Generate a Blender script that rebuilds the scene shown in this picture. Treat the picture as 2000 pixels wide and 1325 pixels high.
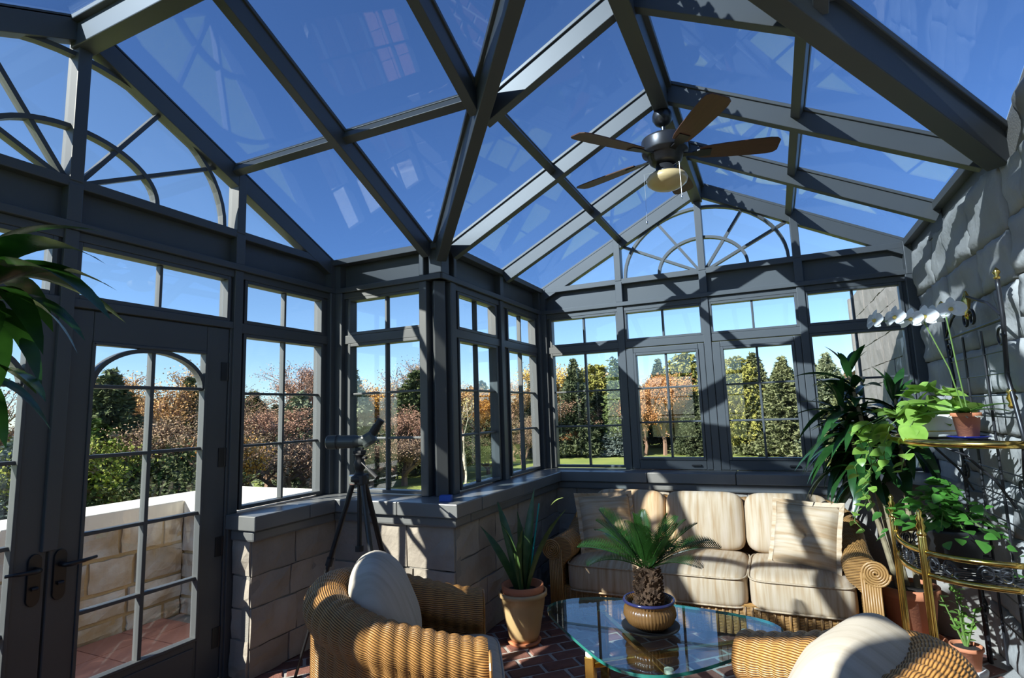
import bpy, math, random
import numpy as np
from mathutils import Matrix, Vector, noise
for o in list(bpy.data.objects): bpy.data.objects.remove(o)
C = bpy.context.scene.collection
SC = bpy.context.scene
random.seed(7); RNG = np.random.default_rng(11)
PI = math.pi

# ---------------------------------------------------------------- camera, sky, sun, exposure
CAM = Vector((2.0258, -3.2337, 1.4598))
YAW, PITCH, ROLL, FPX = -0.43390, 0.13020, -0.03380, 1086.51
_F = Vector((math.sin(YAW)*math.cos(PITCH), math.cos(YAW)*math.cos(PITCH), math.sin(PITCH)))
_R = Vector((math.cos(YAW), -math.sin(YAW), 0)); _U = _R.cross(_F)
_r = math.cos(ROLL)*_R + math.sin(ROLL)*_U; _u = -math.sin(ROLL)*_R + math.cos(ROLL)*_U
cd = bpy.data.cameras.new('camera'); cam = bpy.data.objects.new('camera', cd); C.objects.link(cam)
M = Matrix((( _r.x, _u.x, -_F.x, CAM.x), (_r.y, _u.y, -_F.y, CAM.y), (_r.z, _u.z, -_F.z, CAM.z), (0, 0, 0, 1)))
cam.matrix_world = M
cd.sensor_width = 36; cd.lens = FPX/2000*36; cd.clip_start = .05; cd.clip_end = 500
SC.camera = cam

SUN_DIR = Vector((.659, 1, -.739)).normalized()          # travel direction of the sunlight
w = bpy.data.worlds.new('sky'); SC.world = w; w.use_nodes = True
nt = w.node_tree; nt.nodes.clear()
sky = nt.nodes.new('ShaderNodeTexSky'); sky.sky_type = 'NISHITA'; sky.sun_disc = False
sky.sun_elevation = math.asin(-SUN_DIR.z)
sky.sun_rotation = math.atan2(-SUN_DIR.x, -SUN_DIR.y)
sky.altitude = 1600; sky.air_density = 1.0; sky.dust_density = .35; sky.ozone_density = 4.0
bg = nt.nodes.new('ShaderNodeBackground'); bg.inputs['Strength'].default_value = .21
wo = nt.nodes.new('ShaderNodeOutputWorld')
nt.links.new(sky.outputs[0], bg.inputs[0]); nt.links.new(bg.outputs[0], wo.inputs[0])
sl = bpy.data.lights.new('sun', 'SUN'); sl.energy = 15.0; sl.angle = math.radians(.53); sl.color = (1, .90, .76)
sun = bpy.data.objects.new('sun', sl); C.objects.link(sun)
sun.rotation_euler = SUN_DIR.to_track_quat('-Z', 'Y').to_euler(); sun.location = (-6, -10, 9)
SC.view_settings.view_transform = 'Standard'; SC.view_settings.look = 'None'
SC.view_settings.exposure = 0.0; SC.view_settings.gamma = 1.0; SC.view_settings.use_curve_mapping = False
SC.cycles.transparent_max_bounces = 24

# ---------------------------------------------------------------- materials
MATS = {}
def mat(name, col, rough=.6, metal=0., noise_amt=0., noise_scale=8., col2=None, bump=0., bump_scale=60., spec=.5, stretch=None, detail=5., coat=0., trans=0.):
    if name in MATS: return MATS[name]
    m = bpy.data.materials.new(name); m.use_nodes = True; n = m.node_tree.nodes; l = m.node_tree.links
    b = n['Principled BSDF']; b.inputs['Roughness'].default_value = rough; b.inputs['Metallic'].default_value = metal
    b.inputs['Specular IOR Level'].default_value = spec
    if coat: b.inputs['Coat Weight'].default_value = coat; b.inputs['Coat Roughness'].default_value = .1
    b.inputs['Base Color'].default_value = (*col, 1)
    tc = n.new('ShaderNodeTexCoord'); src = tc.outputs['Object']
    if stretch:
        mp = n.new('ShaderNodeMapping'); mp.inputs['Scale'].default_value = stretch; l.new(src, mp.inputs[0]); src = mp.outputs[0]
    if col2 is not None:
        nz = n.new('ShaderNodeTexNoise'); nz.inputs['Scale'].default_value = noise_scale; nz.inputs['Detail'].default_value = detail
        l.new(src, nz.inputs['Vector'])
        rp = n.new('ShaderNodeValToRGB'); rp.color_ramp.elements[0].position = .5-noise_amt; rp.color_ramp.elements[1].position = .5+noise_amt
        rp.color_ramp.elements[0].color = (*col, 1); rp.color_ramp.elements[1].color = (*col2, 1)
        l.new(nz.outputs[0], rp.inputs[0]); l.new(rp.outputs[0], b.inputs['Base Color'])
    if bump:
        nb = n.new('ShaderNodeTexNoise'); nb.inputs['Scale'].default_value = bump_scale; nb.inputs['Detail'].default_value = 6
        l.new(src, nb.inputs['Vector'])
        bp_ = n.new('ShaderNodeBump'); bp_.inputs['Strength'].default_value = bump; bp_.inputs['Distance'].default_value = .01
        l.new(nb.outputs[0], bp_.inputs['Height']); l.new(bp_.outputs[0], b.inputs['Normal'])
    MATS[name] = m
    return m
def obj_random(m, amt=.35):
    """vary a material's value a little from piece to piece"""
    n = m.node_tree.nodes; l = m.node_tree.links; b = n['Principled BSDF']
    oi = n.new('ShaderNodeObjectInfo'); hs = n.new('ShaderNodeHueSaturation')
    mr = n.new('ShaderNodeMapRange'); mr.inputs['To Min'].default_value = 1-amt; mr.inputs['To Max'].default_value = 1+amt
    l.new(oi.outputs['Random'], mr.inputs[0]); l.new(mr.outputs[0], hs.inputs['Value'])
    cur = b.inputs['Base Color']
    if cur.is_linked: l.new(cur.links[0].from_socket, hs.inputs['Color'])
    else: hs.inputs['Color'].default_value = cur.default_value
    l.new(hs.outputs[0], b.inputs['Base Color'])
    return m
def glass_mat(name, tint, ior=1.5, rough=0.0):
    m = bpy.data.materials.new(name); m.use_nodes = True; n = m.node_tree.nodes; l = m.node_tree.links
    n.clear(); o = n.new('ShaderNodeOutputMaterial'); mx = n.new('ShaderNodeMixShader')
    t = n.new('ShaderNodeBsdfTransparent'); t.inputs[0].default_value = (*tint, 1)
    g = n.new('ShaderNodeBsdfGlossy'); g.inputs['Roughness'].default_value = rough; g.inputs[0].default_value = (1, 1, 1, 1)
    lw = n.new('ShaderNodeLayerWeight'); lw.inputs[0].default_value = .5           # Schlick reflectance of a thin pane, both faces alike
    pw = n.new('ShaderNodeMath'); pw.operation = 'POWER'; pw.inputs[1].default_value = 5; l.new(lw.outputs['Facing'], pw.inputs[0])
    f0 = ((ior-1)/(ior+1))**2; ma = n.new('ShaderNodeMath'); ma.operation = 'MULTIPLY_ADD'; ma.inputs[1].default_value = 1-f0; ma.inputs[2].default_value = f0; l.new(pw.outputs[0], ma.inputs[0])
    l.new(ma.outputs[0], mx.inputs[0]); l.new(t.outputs[0], mx.inputs[1]); l.new(g.outputs[0], mx.inputs[2]); l.new(mx.outputs[0], o.inputs[0])
    MATS[name] = m
    return m
G = glass_mat('window_glass', (.91, .955, .985), 1.5)
GR = glass_mat('roof_glass', (.68, .785, .91), 1.5)
GT = glass_mat('table_glass', (.84, .93, .91), 1.9)
GE = mat('glass_edge', (.02, .16, .14), .1, spec=.8)
FR = mat('bronze_grey_paint', (.062, .068, .071), .45, col2=(.074, .08, .083), noise_amt=.3, noise_scale=3, bump=.03, bump_scale=300)
FRD = mat('dark_gasket', (.02, .02, .022), .5)
BLK = mat('black_metal', (.012, .012, .014), .38)
BLKM = mat('black_matte', (.015, .015, .016), .6)
SIL = mat('bluestone_sill', (.12, .127, .13), .34, col2=(.165, .17, .17), noise_amt=.25, noise_scale=4, bump=.05, bump_scale=90)
STW = obj_random(mat('limestone_block', (.27, .235, .195), .9, col2=(.36, .32, .27), noise_amt=.22, noise_scale=5, bump=.5, bump_scale=35), .16)
STR = obj_random(mat('rough_grey_limestone', (.29, .28, .26), .9, col2=(.39, .38, .355), noise_amt=.25, noise_scale=4, bump=.6, bump_scale=26), .10)
STP = obj_random(mat('buff_fieldstone', (.30, .235, .155), .9, col2=(.44, .43, .41), noise_amt=.14, noise_scale=5, bump=.5, bump_scale=35), .22)
MOR = mat('grey_mortar', (.26, .245, .22), .95, bump=.4, bump_scale=120)
MORY = mat('ochre_mortar', (.36, .27, .15), .95, bump=.4, bump_scale=120)
CAPM = mat('cream_capstone', (.72, .68, .58), .8, col2=(.80, .77, .68), noise_amt=.3, noise_scale=3, bump=.1, bump_scale=60)
BRK = obj_random(mat('red_brick_paver', (.13, .055, .042), .75, col2=(.21, .09, .066), noise_amt=.25, noise_scale=18, bump=.35, bump_scale=120), .30)
TIL = obj_random(mat('red_terrace_tile', (.36, .16, .115), .7, col2=(.42, .2, .145), noise_amt=.3, noise_scale=6), .12)
BRASS = mat('polished_brass', (.78, .52, .14), .16, metal=1.)
TC = mat('terracotta', (.50, .17, .075), .8, col2=(.56, .21, .10), noise_amt=.3, noise_scale=6, bump=.1, bump_scale=80)
SOIL = mat('potting_soil', (.03, .02, .014), .95, bump=1., bump_scale=90)
BEI = mat('beige_glazed_pot', (.52, .38, .2), .35, col2=(.42, .28, .13), noise_amt=.3, noise_scale=3)
RIBM = mat('amber_ribbed_glaze', (.13, .058, .018), .25, col2=(.21, .105, .034), noise_amt=.3, noise_scale=9)
BLUG = mat('dark_blue_glaze', (.03, .03, .09), .15)
WHT = mat('white_ceramic', (.75, .75, .72), .3)
BLUE = mat('blue_tape', (.015, .085, .45), .5)
BLUS = mat('cobalt_saucer', (.012, .02, .22), .15)
WOODF = mat('dark_walnut_blade', (.085, .032, .018), .45, col2=(.125, .05, .027), noise_amt=.25, noise_scale=6, stretch=(1, 14, 14))
BRZ = mat('fan_dark_bronze', (.045, .045, .048), .35, metal=.6)
SHADE = mat('amber_opal_glass', (.62, .45, .22), .3)
CHAIN = mat('silver_chain', (.7, .7, .7), .25, metal=1.)
SCOPE = mat('scope_grey_green', (.05, .06, .06), .35, col2=(.07, .085, .08), noise_amt=.3, noise_scale=8)
def fabric(name, a, b, c):
    m = bpy.data.materials.new(name); m.use_nodes = True; n = m.node_tree.nodes; l = m.node_tree.links; bs = n['Principled BSDF']
    bs.inputs['Roughness'].default_value = .95; bs.inputs['Specular IOR Level'].default_value = .15
    uv = n.new('ShaderNodeUVMap'); mp = n.new('ShaderNodeMapping'); mp.inputs['Scale'].default_value = (38, 2.6, 1)
    l.new(uv.outputs[0], mp.inputs[0]); nz = n.new('ShaderNodeTexNoise'); nz.inputs['Scale'].default_value = 1.; nz.inputs['Detail'].default_value = 4
    l.new(mp.outputs[0], nz.inputs['Vector']); rp = n.new('ShaderNodeValToRGB'); e = rp.color_ramp.elements
    e[0].position = .34; e[0].color = (*a, 1); e[1].position = .52; e[1].color = (*b, 1); q = e.new(.68); q.color = (*c, 1)
    l.new(nz.outputs[0], rp.inputs[0]); l.new(rp.outputs[0], bs.inputs['Base Color'])
    m2 = n.new('ShaderNodeMapping'); m2.inputs['Scale'].default_value = (500, 380, 1); l.new(uv.outputs[0], m2.inputs[0])
    n2 = n.new('ShaderNodeTexNoise'); n2.inputs['Scale'].default_value = 1.; l.new(m2.outputs[0], n2.inputs['Vector'])
    bu = n.new('ShaderNodeBump'); bu.inputs['Strength'].default_value = .35; bu.inputs['Distance'].default_value = .002
    l.new(n2.outputs[0], bu.inputs['Height']); l.new(bu.outputs[0], bs.inputs['Normal'])
    MATS[name] = m
    return m
FAB = fabric('cream_streaked_linen', (.385, .25, .135), (.48, .36, .235), (.53, .41, .295))
FABG = fabric('greyed_streaked_linen', (.40, .36, .30), (.46, .42, .36), (.49, .455, .40))
def wicker(name, pitch=.0088, rib=.05, dark=(.055, .02, .005), light=(.46, .235, .07)):
    """woven cane: strands run along u, crossing hidden stakes; UV is in metres"""
    m = bpy.data.materials.new(name); m.use_nodes = True; n = m.node_tree.nodes; l = m.node_tree.links; bs = n['Principled BSDF']
    bs.inputs['Roughness'].default_value = .42
    uv = n.new('ShaderNodeUVMap'); sx = n.new('ShaderNodeSeparateXYZ'); l.new(uv.outputs[0], sx.inputs[0])
    def mth(op, a, b=None):
        k = n.new('ShaderNodeMath'); k.operation = op
        for i, v in enumerate((a, b)):
            if v is None: continue
            if isinstance(v, (int, float)): k.inputs[i].default_value = v
            else: l.new(v, k.inputs[i])
        return k.outputs[0]
    row = mth('MULTIPLY', sx.outputs[1], 1/pitch); st = mth('MULTIPLY', sx.outputs[0], 2/rib)
    par = mth('MULTIPLY', mth('FLOOR', row), PI)                     # alternate rows go over / under
    wave = mth('SINE', mth('ADD', mth('MULTIPLY', st, PI), par))
    strand = mth('SINE', mth('MULTIPLY', mth('FRACT', row), PI))      # round strand section
    h = mth('MULTIPLY', strand, mth('ADD', mth('MULTIPLY', wave, .13), .87))
    rp = n.new('ShaderNodeValToRGB'); rp.color_ramp.elements[0].position = .08; rp.color_ramp.elements[1].position = .75
    rp.color_ramp.elements[0].color = (*dark, 1); rp.color_ramp.elements[1].color = (*light, 1)
    l.new(h, rp.inputs[0])
    nz = n.new('ShaderNodeTexNoise'); nz.inputs['Scale'].default_value = 9; tc = n.new('ShaderNodeTexCoord'); l.new(tc.outputs['Object'], nz.inputs['Vector'])
    hs = n.new('ShaderNodeHueSaturation'); l.new(mth('ADD', mth('MULTIPLY', nz.outputs[0], .6), .7), hs.inputs['Value']); l.new(rp.outputs[0], hs.inputs['Color'])
    l.new(hs.outputs[0], bs.inputs['Base Color'])
    bu = n.new('ShaderNodeBump'); bu.inputs['Strength'].default_value = .9; bu.inputs['Distance'].default_value = .004
    l.new(h, bu.inputs['Height']); l.new(bu.outputs[0], bs.inputs['Normal'])
    MATS[name] = m
    return m
WK = wicker('honey_wicker')
CANE = mat('honey_cane', (.32, .16, .05), .4, col2=(.40, .22, .075), noise_amt=.3, noise_scale=20)
def leafmat(name, a, b, rough=.35, tr=.25):
    m = bpy.data.materials.new(name); m.use_nodes = True; n = m.node_tree.nodes; l = m.node_tree.links
    bs = n['Principled BSDF']; bs.inputs['Roughness'].default_value = rough
    tc = n.new('ShaderNodeTexCoord'); nz = n.new('ShaderNodeTexNoise'); nz.inputs['Scale'].default_value = 14; l.new(tc.outputs['Object'], nz.inputs['Vector'])
    rp = n.new('ShaderNodeValToRGB'); rp.color_ramp.elements[0].position = .3; rp.color_ramp.elements[1].position = .7
    rp.color_ramp.elements[0].color = (*a, 1); rp.color_ramp.elements[1].color = (*b, 1); l.new(nz.outputs[0], rp.inputs[0])
    oi = n.new('ShaderNodeObjectInfo'); mr = n.new('ShaderNodeMapRange'); mr.inputs['To Min'].default_value = .75; mr.inputs['To Max'].default_value = 1.3
    l.new(oi.outputs['Random'], mr.inputs[0]); hs = n.new('ShaderNodeHueSaturation'); l.new(mr.outputs[0], hs.inputs['Value']); l.new(rp.outputs[0], hs.inputs['Color'])
    l.new(hs.outputs[0], bs.inputs['Base Color'])
    t = n.new('ShaderNodeBsdfTranslucent'); l.new(hs.outputs[0], t.inputs[0]); mx = n.new('ShaderNodeMixShader'); mx.inputs[0].default_value = tr
    o = n['Material Output']; l.new(bs.outputs[0], mx.inputs[1]); l.new(t.outputs[0], mx.inputs[2]); l.new(mx.outputs[0], o.inputs[0])
    MATS[name] = m
    return m
L_DRAC = leafmat('dark_dracaena_leaf', (.012, .045, .010), (.025, .085, .018), .25)
L_HANG = leafmat('glossy_dark_leaf', (.014, .05, .008), (.03, .10, .014), .25, .3)
L_POTH = leafmat('bright_pothos_leaf', (.16, .30, .035), (.30, .46, .09), .35, .3)
L_ORCH = leafmat('orchid_leaf', (.07, .19, .02), (.12, .27, .035), .3, .15)
L_IVY = leafmat('grape_ivy_leaf', (.045, .16, .02), (.09, .25, .04), .35, .25)
L_SAGO = leafmat('sago_leaf', (.012, .045, .006), (.026, .08, .012), .3, .2)
L_SNAKE = leafmat('snake_plant_leaf', (.03, .075, .022), (.075, .13, .04), .35, .1)
L_SUCC = leafmat('jade_leaf', (.10, .24, .03), (.2, .33, .06), .35, .15)
L_LIME = leafmat('lime_leaf', (.35, .5, .12), (.5, .6, .2), .4, .3)
PETAL = leafmat('white_orchid_petal', (.82, .82, .80), (.9, .9, .88), .6, .35)
STEM = mat('green_stem', (.12, .2, .04), .5)
TRUNK = mat('cane_trunk', (.32, .25, .14), .85, col2=(.2, .15, .08), noise_amt=.2, noise_scale=25)
SAGOT = mat('sago_trunk', (.055, .028, .014), .9, col2=(.12, .06, .025), noise_amt=.2, noise_scale=40, bump=1., bump_scale=70)

# ---------------------------------------------------------------- geometry helpers
class MB:
    def __init__(s): s.v = []; s.f = []; s.uv = []; s.has = False
    def add(s, vs, fs, uvs=None):
        b = len(s.v); s.v += [tuple(x) for x in vs]; s.f += [tuple(i+b for i in f) for f in fs]
        if uvs is not None: s.has = True; s.uv += list(uvs)
        else: s.uv += [(0, 0)]*len(vs)
        return s
    def box(s, c, d, R=None):
        hx, hy, hz = d[0]/2, d[1]/2, d[2]/2
        vs = [Vector((x*hx, y*hy, z*hz)) for x in (-1, 1) for y in (-1, 1) for z in (-1, 1)]
        if R is not None: vs = [R @ v for v in vs]
        vs = [v+Vector(c) for v in vs]
        return s.add(vs, [(0, 1, 3, 2), (4, 6, 7, 5), (0, 4, 5, 1), (2, 3, 7, 6), (0, 2, 6, 4), (1, 5, 7, 3)])
    def box2(s, a, b):
        return s.box([(a[i]+b[i])/2 for i in range(3)], [abs(b[i]-a[i]) for i in range(3)])
    def bar(s, p, q, wd, dp, up=(0, 0, 1), shift=0.):
        """rectangular bar p->q; 'dp' measured along up, whose top sits at shift"""
        p, q, up = Vector(p), Vector(q), Vector(up); t = (q-p).normalized(); sd = t.cross(up).normalized(); u = sd.cross(t).normalized()
        vs = []
        for e in (p, q):
            for a in (-1, 1):
                for h in (shift-dp, shift): vs.append(e+sd*(a*wd/2)+u*h)
        return s.add(vs, [(0, 1, 3, 2), (4, 6, 7, 5), (0, 4, 5, 1), (2, 3, 7, 6), (0, 2, 6, 4), (1, 5, 7, 3)])
    def tube(s, pts, r, n=8, closed=False, cap=True):
        pts = [Vector(p) for p in pts]; N = len(pts); rs = r if isinstance(r, (list, tuple)) else [r]*N
        prev = None; vs = []; uvs = []; L = 0
        for i, p in enumerate(pts):
            if closed: t = pts[(i+1) % N]-pts[i-1]
            else: t = pts[min(i+1, N-1)]-pts[max(i-1, 0)]
            t = t.normalized() if t.length > 1e-9 else Vector((0, 0, 1))
            if prev is None:
                a = Vector((0, 0, 1)) if abs(t.z) < .9 else Vector((1, 0, 0)); x = t.cross(a).normalized()
            else: x = (prev-t*prev.dot(t)).normalized()
            prev = x; y = t.cross(x)
            if i: L += (p-pts[i-1]).length
            for k in range(n):
                an = 2*PI*k/n; vs.append(p+(x*math.cos(an)+y*math.sin(an))*rs[i]); uvs.append((L, k/n*2*PI*rs[i]))
        fs = []
        for i in range(N if closed else N-1):
            for k in range(n):
                j = (i+1) % N
                fs.append((i*n+k, i*n+(k+1) % n, j*n+(k+1) % n, j*n+k))
        if cap and not closed: fs += [tuple(range(n-1, -1, -1)), tuple((N-1)*n+k for k in range(n))]
        return s.add(vs, fs, uvs)
    def lathe(s, prof, n=28, c=(0, 0, 0), flute=0, nf=0, cap=True):
        vs = []; m = len(prof); c = Vector(c); fs = []
        for (r, z) in prof:
            for k in range(n):
                a = 2*PI*k/n; rr = r*(1+flute*math.cos(nf*a)) if nf else r
                vs.append(c+Vector((rr*math.cos(a), rr*math.sin(a), z)))
        for i in range(m-1):
            for k in range(n): fs.append((i*n+k, i*n+(k+1) % n, (i+1)*n+(k+1) % n, (i+1)*n+k))
        if cap: fs += [tuple(range(n-1, -1, -1)), tuple((m-1)*n+k for k in range(n))]
        return s.add(vs, fs)
    def poly(s, pts, th, nrm):
        """flat polygon with thickness th along -nrm"""
        n = len(pts); nrm = Vector(nrm); a = [Vector(p) for p in pts]; b = [p-nrm*th for p in a]
        fs = [tuple(range(n)), tuple(range(2*n-1, n-1, -1))]+[(i, i+n, (i+1) % n+n, (i+1) % n) for i in range(n)]
        return s.add(a+b, fs)
    def build(s, name, m=None, parent=None, smooth=False, loc=None, label=None, bevel=0., fix=True):
        me = bpy.data.meshes.new(name); me.from_pydata([tuple(v) for v in s.v], [], s.f)
        if s.has:
            ul = me.uv_layers.new(name='UVMap'); li = np.empty(len(me.loops), dtype=np.int32); me.loops.foreach_get('vertex_index', li)
            ul.data.foreach_set('uv', np.array(s.uv, dtype=np.float32)[li].ravel())
        if fix:
            import bmesh
            bm = bmesh.new(); bm.from_mesh(me); bmesh.ops.recalc_face_normals(bm, faces=bm.faces); bm.to_mesh(me); bm.free()
        if smooth: me.polygons.foreach_set('use_smooth', [True]*len(me.polygons))
        if m: me.materials.append(m)
        return link(name, me, parent, loc, label, bevel)
def link(name, me, parent=None, loc=None, label=None, bevel=0., mw=None):
    o = bpy.data.objects.new(name, me); C.objects.link(o)
    if parent is not None: o.parent = parent
    if loc is not None: o.location = loc
    if mw is not None: o.matrix_local = mw
    if label: o['label'] = label
    if bevel:
        b = o.modifiers.new('edge', 'BEVEL'); b.width = bevel; b.segments = 2; b.limit_method = 'ANGLE'
    return o
def thing(name, label, cat, loc=(0, 0, 0), rotz=0., group=None):
    o = bpy.data.objects.new(name, None); C.objects.link(o); o.location = loc; o.rotation_euler = (0, 0, rotz); o.empty_display_size = .1
    return tag(o, label, cat, group)
def tag(o, label, cat=None, group=None, kind=None):
    o['label'] = label
    if cat: o['category'] = cat
    if group: o['group'] = group
    if kind: o['kind'] = kind
    return o
def struct(name, label, cat='wall'):
    return tag(thing(name, label, cat), label, cat, kind='structure')
def clip(poly, a, b, c):
    """keep a*x+b*y+c >= 0 of a plan polygon"""
    out = []
    for i in range(len(poly)):
        p, q = poly[i], poly[(i+1) % len(poly)]; dp, dq = a*p[0]+b*p[1]+c, a*q[0]+b*q[1]+c
        if dp >= -1e-9: out.append(p)
        if (dp > 1e-9 and dq < -1e-9) or (dp < -1e-9 and dq > 1e-9):
            t = dp/(dp-dq); out.append((p[0]+(q[0]-p[0])*t, p[1]+(q[1]-p[1])*t))
    return out

# ---------------------------------------------------------------- the conservatory shell
L_, B_, R_, W_ = .955, 1.825, 3.096, 3.552            # left wing length, back wing depth, room width, main wing width
ZS, ZLB, ZLT, ZRB, ZT, ZE = .912, 2.40, 2.44, 2.611, 2.662, 2.664
SB, SM = .523, .484                                  # roof slopes: back wing, main wing
KV = SM/SB                                           # plan direction of the valleys
YJ = -(SB*R_/2)/SM                                   # where the back ridge meets the main slope
zB = lambda x: ZE+SB*min(x, R_-x)
zM = lambda y: ZE+SM*min(-y, W_+y)
class Wall:
    """local frame of a wall: u along it, z up, d into the room (d = 0 is the inner face of the posts)"""
    def __init__(s, root, o, u, n): s.root = root; s.o = Vector(o); s.u = Vector(u); s.n = Vector(n)
    def p(s, u, z, d=0.): return s.o+s.u*u+s.n*d+Vector((0, 0, z))
    def mb(s, m, u0, u1, z0, z1, d0, d1):
        vs = [s.p(u, z, d) for u in (u0, u1) for d in (d0, d1) for z in (z0, z1)]
        return m.add(vs, [(0, 1, 3, 2), (4, 6, 7, 5), (0, 4, 5, 1), (2, 3, 7, 6), (0, 2, 6, 4), (1, 5, 7, 3)])
    def bx(s, name, u0, u1, z0, z1, d0, d1, m=FR, parent=None, bevel=.004):
        return s.mb(MB(), u0, u1, z0, z1, d0, d1).build(name, m, parent or s.root, bevel=bevel)
    def pane(s, u0, u1, z0, z1, d=-.055, parent=None):
        return s.mb(MB(), u0, u1, z0, z1, d-.004, d).build('pane', G, parent or s.root)
WIN = [0]
def window(wl, u0, u1, z0, z1, cols, rows, label, fw=.022, mw=.018, d=-.055, parent=None, structure=True):
    """a glazed unit: frame around u0..u1 / z0..z1 (glass size), muntins, panes"""
    WIN[0] += 1
    t = struct('window_%d' % WIN[0], label, 'window')
    m = MB()
    for a in ((u0-fw, u0, z0-fw, z1+fw), (u1, u1+fw, z0-fw, z1+fw), (u0, u1, z0-fw, z0), (u0, u1, z1, z1+fw)):
        wl.mb(m, *a, d-.035, d+.04)
    m.build('frame', FR, t, bevel=.003)
    us = [u0+(u1-u0)*i/cols for i in range(cols+1)]; zs = rows
    for u in us[1:-1]: wl.bx('muntin', u-mw/2, u+mw/2, z0, z1, d-.018, d+.022, FR, t, .004)
    for z in zs[1:-1]: wl.bx('muntin', u0, u1, z-mw*.45, z+mw*.45, d-.016, d+.018, FR, t, .004)
    for i in range(cols):
        for j in range(len(zs)-1): wl.pane(us[i]+.001, us[i+1]-.001, zs[j]+.001, zs[j+1]-.001, d, t)
    return t
ROW = [.945, 1.303, 1.63, 1.985]
def bay(wl, u0, u1, tag_, g=.05, g0=None, g1=None, casement=False, e0=None, e1=None):
    """one window bay between post centres u0 < u1"""
    a, b = u0+(g if g0 is None else g0), u1-(g if g1 is None else g1)
    window(wl, a, b, 2.093, 2.332, 2, [2.093, 2.332], 'small two-pane transom window '+tag_)
    r0, r1 = (u0 if e0 is None else e0), (u1 if e1 is None else e1)
    wl.bx('head_rail', r0, r1, 2.332+.022, ZLB, -.10, -.012)
    wl.bx('transom_rail', r0, r1, 1.985+.022, 2.093-.022, -.10, -.014)
    if not casement:
        window(wl, a, b, .945, 1.985, 2, ROW, 'tall six-pane fixed window '+tag_)
        if a-.022 > u0+.03: pass
    else:
        c, e = u0+.122, u1-.105
        rows = [1.02, 1.325, 1.63, 1.93]
        t = window(wl, c, e, rows[0], rows[-1], 2, rows, 'six-pane casement window with broad sash '+tag_, d=-.035)
        m = MB()
        for q in ((u0+.032, c-.022, ZS+.004, 2.0), (e+.022, u1-.032, ZS+.004, 2.0), (c-.022, e+.022, ZS+.004, rows[0]-.022), (c-.022, e+.022, rows[-1]+.022, 2.0)):
            wl.mb(m, *q, -.085, -.004)
        m.build('sash', FR, t, bevel=.006)
        wl.bx('latch', e-.10, e-.02, ZS+.035, ZS+.05, 0., .018, BLK, t, .004)
    # mullion cheeks between glass frame and post
    for q in ((r0, a-.022), (b+.022, r1)):
        if q[1]-q[0] > .002 and not casement: wl.bx('jamb', q[0], q[1], ZS, ZLB, -.10, -.03)
def upper(wl, u0, u1, posts, gable, ends=(True, True)):
    """ledge, frieze panels and rail above the windows"""
    wl.bx('ledge', u0, u1, ZLB, ZLT, -.10, .012)
    edges = [u0]+[q for q in posts if u0 < q < u1]+[u1]
    for a, b in zip(edges[:-1], edges[1:]):
        wl.bx('frieze_panel', a+.004, b-.004, ZLT, ZRB+.03, -.10, -.055, FR)
    wl.bx('top_rail', u0, u1, ZRB if gable else ZRB+.02, ZT, -.10, 0 if gable else -.02)
    for q in posts:
        wl.bx('post', q-.03, q+.03, ZS if q > -900 else 0, ZLB, -.10, 0)
        wl.bx('post', q-.032, q+.032, ZLT, ZRB+.02, -.10, .004)
def grow(t, a, b): return (a[0]+(b[0]-a[0])*t, a[1]+(b[1]-a[1])*t)
def fan_arc(wl, uc, zc, ru, rz, t, wd=.024, n=28, a0=0., a1=PI, d=-.05):
    m = MB(); vs = []; fs = []
    for i in range(n+1):
        a = a0+(a1-a0)*i/n
        for k, off in ((0, -wd/2), (1, wd/2)):
            for dd in (d-.02, d+.025): vs.append(wl.p(uc+(ru+off)*math.cos(a), zc+(rz+off)*math.sin(a), dd))
    for i in range(n):
        q = i*4
        fs += [(q, q+4, q+5, q+1), (q+2, q+3, q+7, q+6), (q+1, q+5, q+7, q+3), (q, q+2, q+6, q+4)]
    fs += [(0, 1, 3, 2), (n*4, n*4+2, n*4+3, n*4+1)]
    m.add(vs, fs); return m.build('arched_muntin', FR, t)

# ---- back wall (faces the camera)
wb = struct('wall_back', 'dark bronze-grey glazed gable wall behind the sofa')
WB = Wall(wb, (0, B_, 0), (1, 0, 0), (0, -1, 0))
XP = [R_/2-.75, R_/2, R_/2+.75]
upper(WB, 0, R_-.02, XP, True)
bay(WB, 0, XP[0], 'at the left behind the sofa', g0=.107)
bay(WB, XP[0], XP[1], 'left of centre behind the sofa', casement=True)
bay(WB, XP[1], XP[2], 'right of centre behind the sofa', casement=True)
bay(WB, XP[2], R_-.02, 'behind the tall dracaena', g1=.107)
# ---- side wall of the back wing
ws = struct('wall_side', 'dark grey glazed side wall with two narrow window bays')
WS = Wall(ws, (0, 0, 0), (0, 1, 0), (1, 0, 0))
upper(WS, 0, B_, [.96], False)
bay(WS, .10, .96, 'nearest the corner post above the snake plant', g0=.168, g1=.10, e0=.13)
bay(WS, .96, B_, 'next to the back corner above the snake plant', g0=.15, g1=.115)
# ---- short return wall
wr = struct('wall_return', 'short dark grey glazed wall behind the spotting scope')
WR = Wall(wr, (-L_, 0, 0), (1, 0, 0), (0, -1, 0))
upper(WR, 0, L_, [], False)
bay(WR, 0, L_, 'behind the spotting scope', g0=.135, g1=.185, e1=L_-.13)
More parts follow.
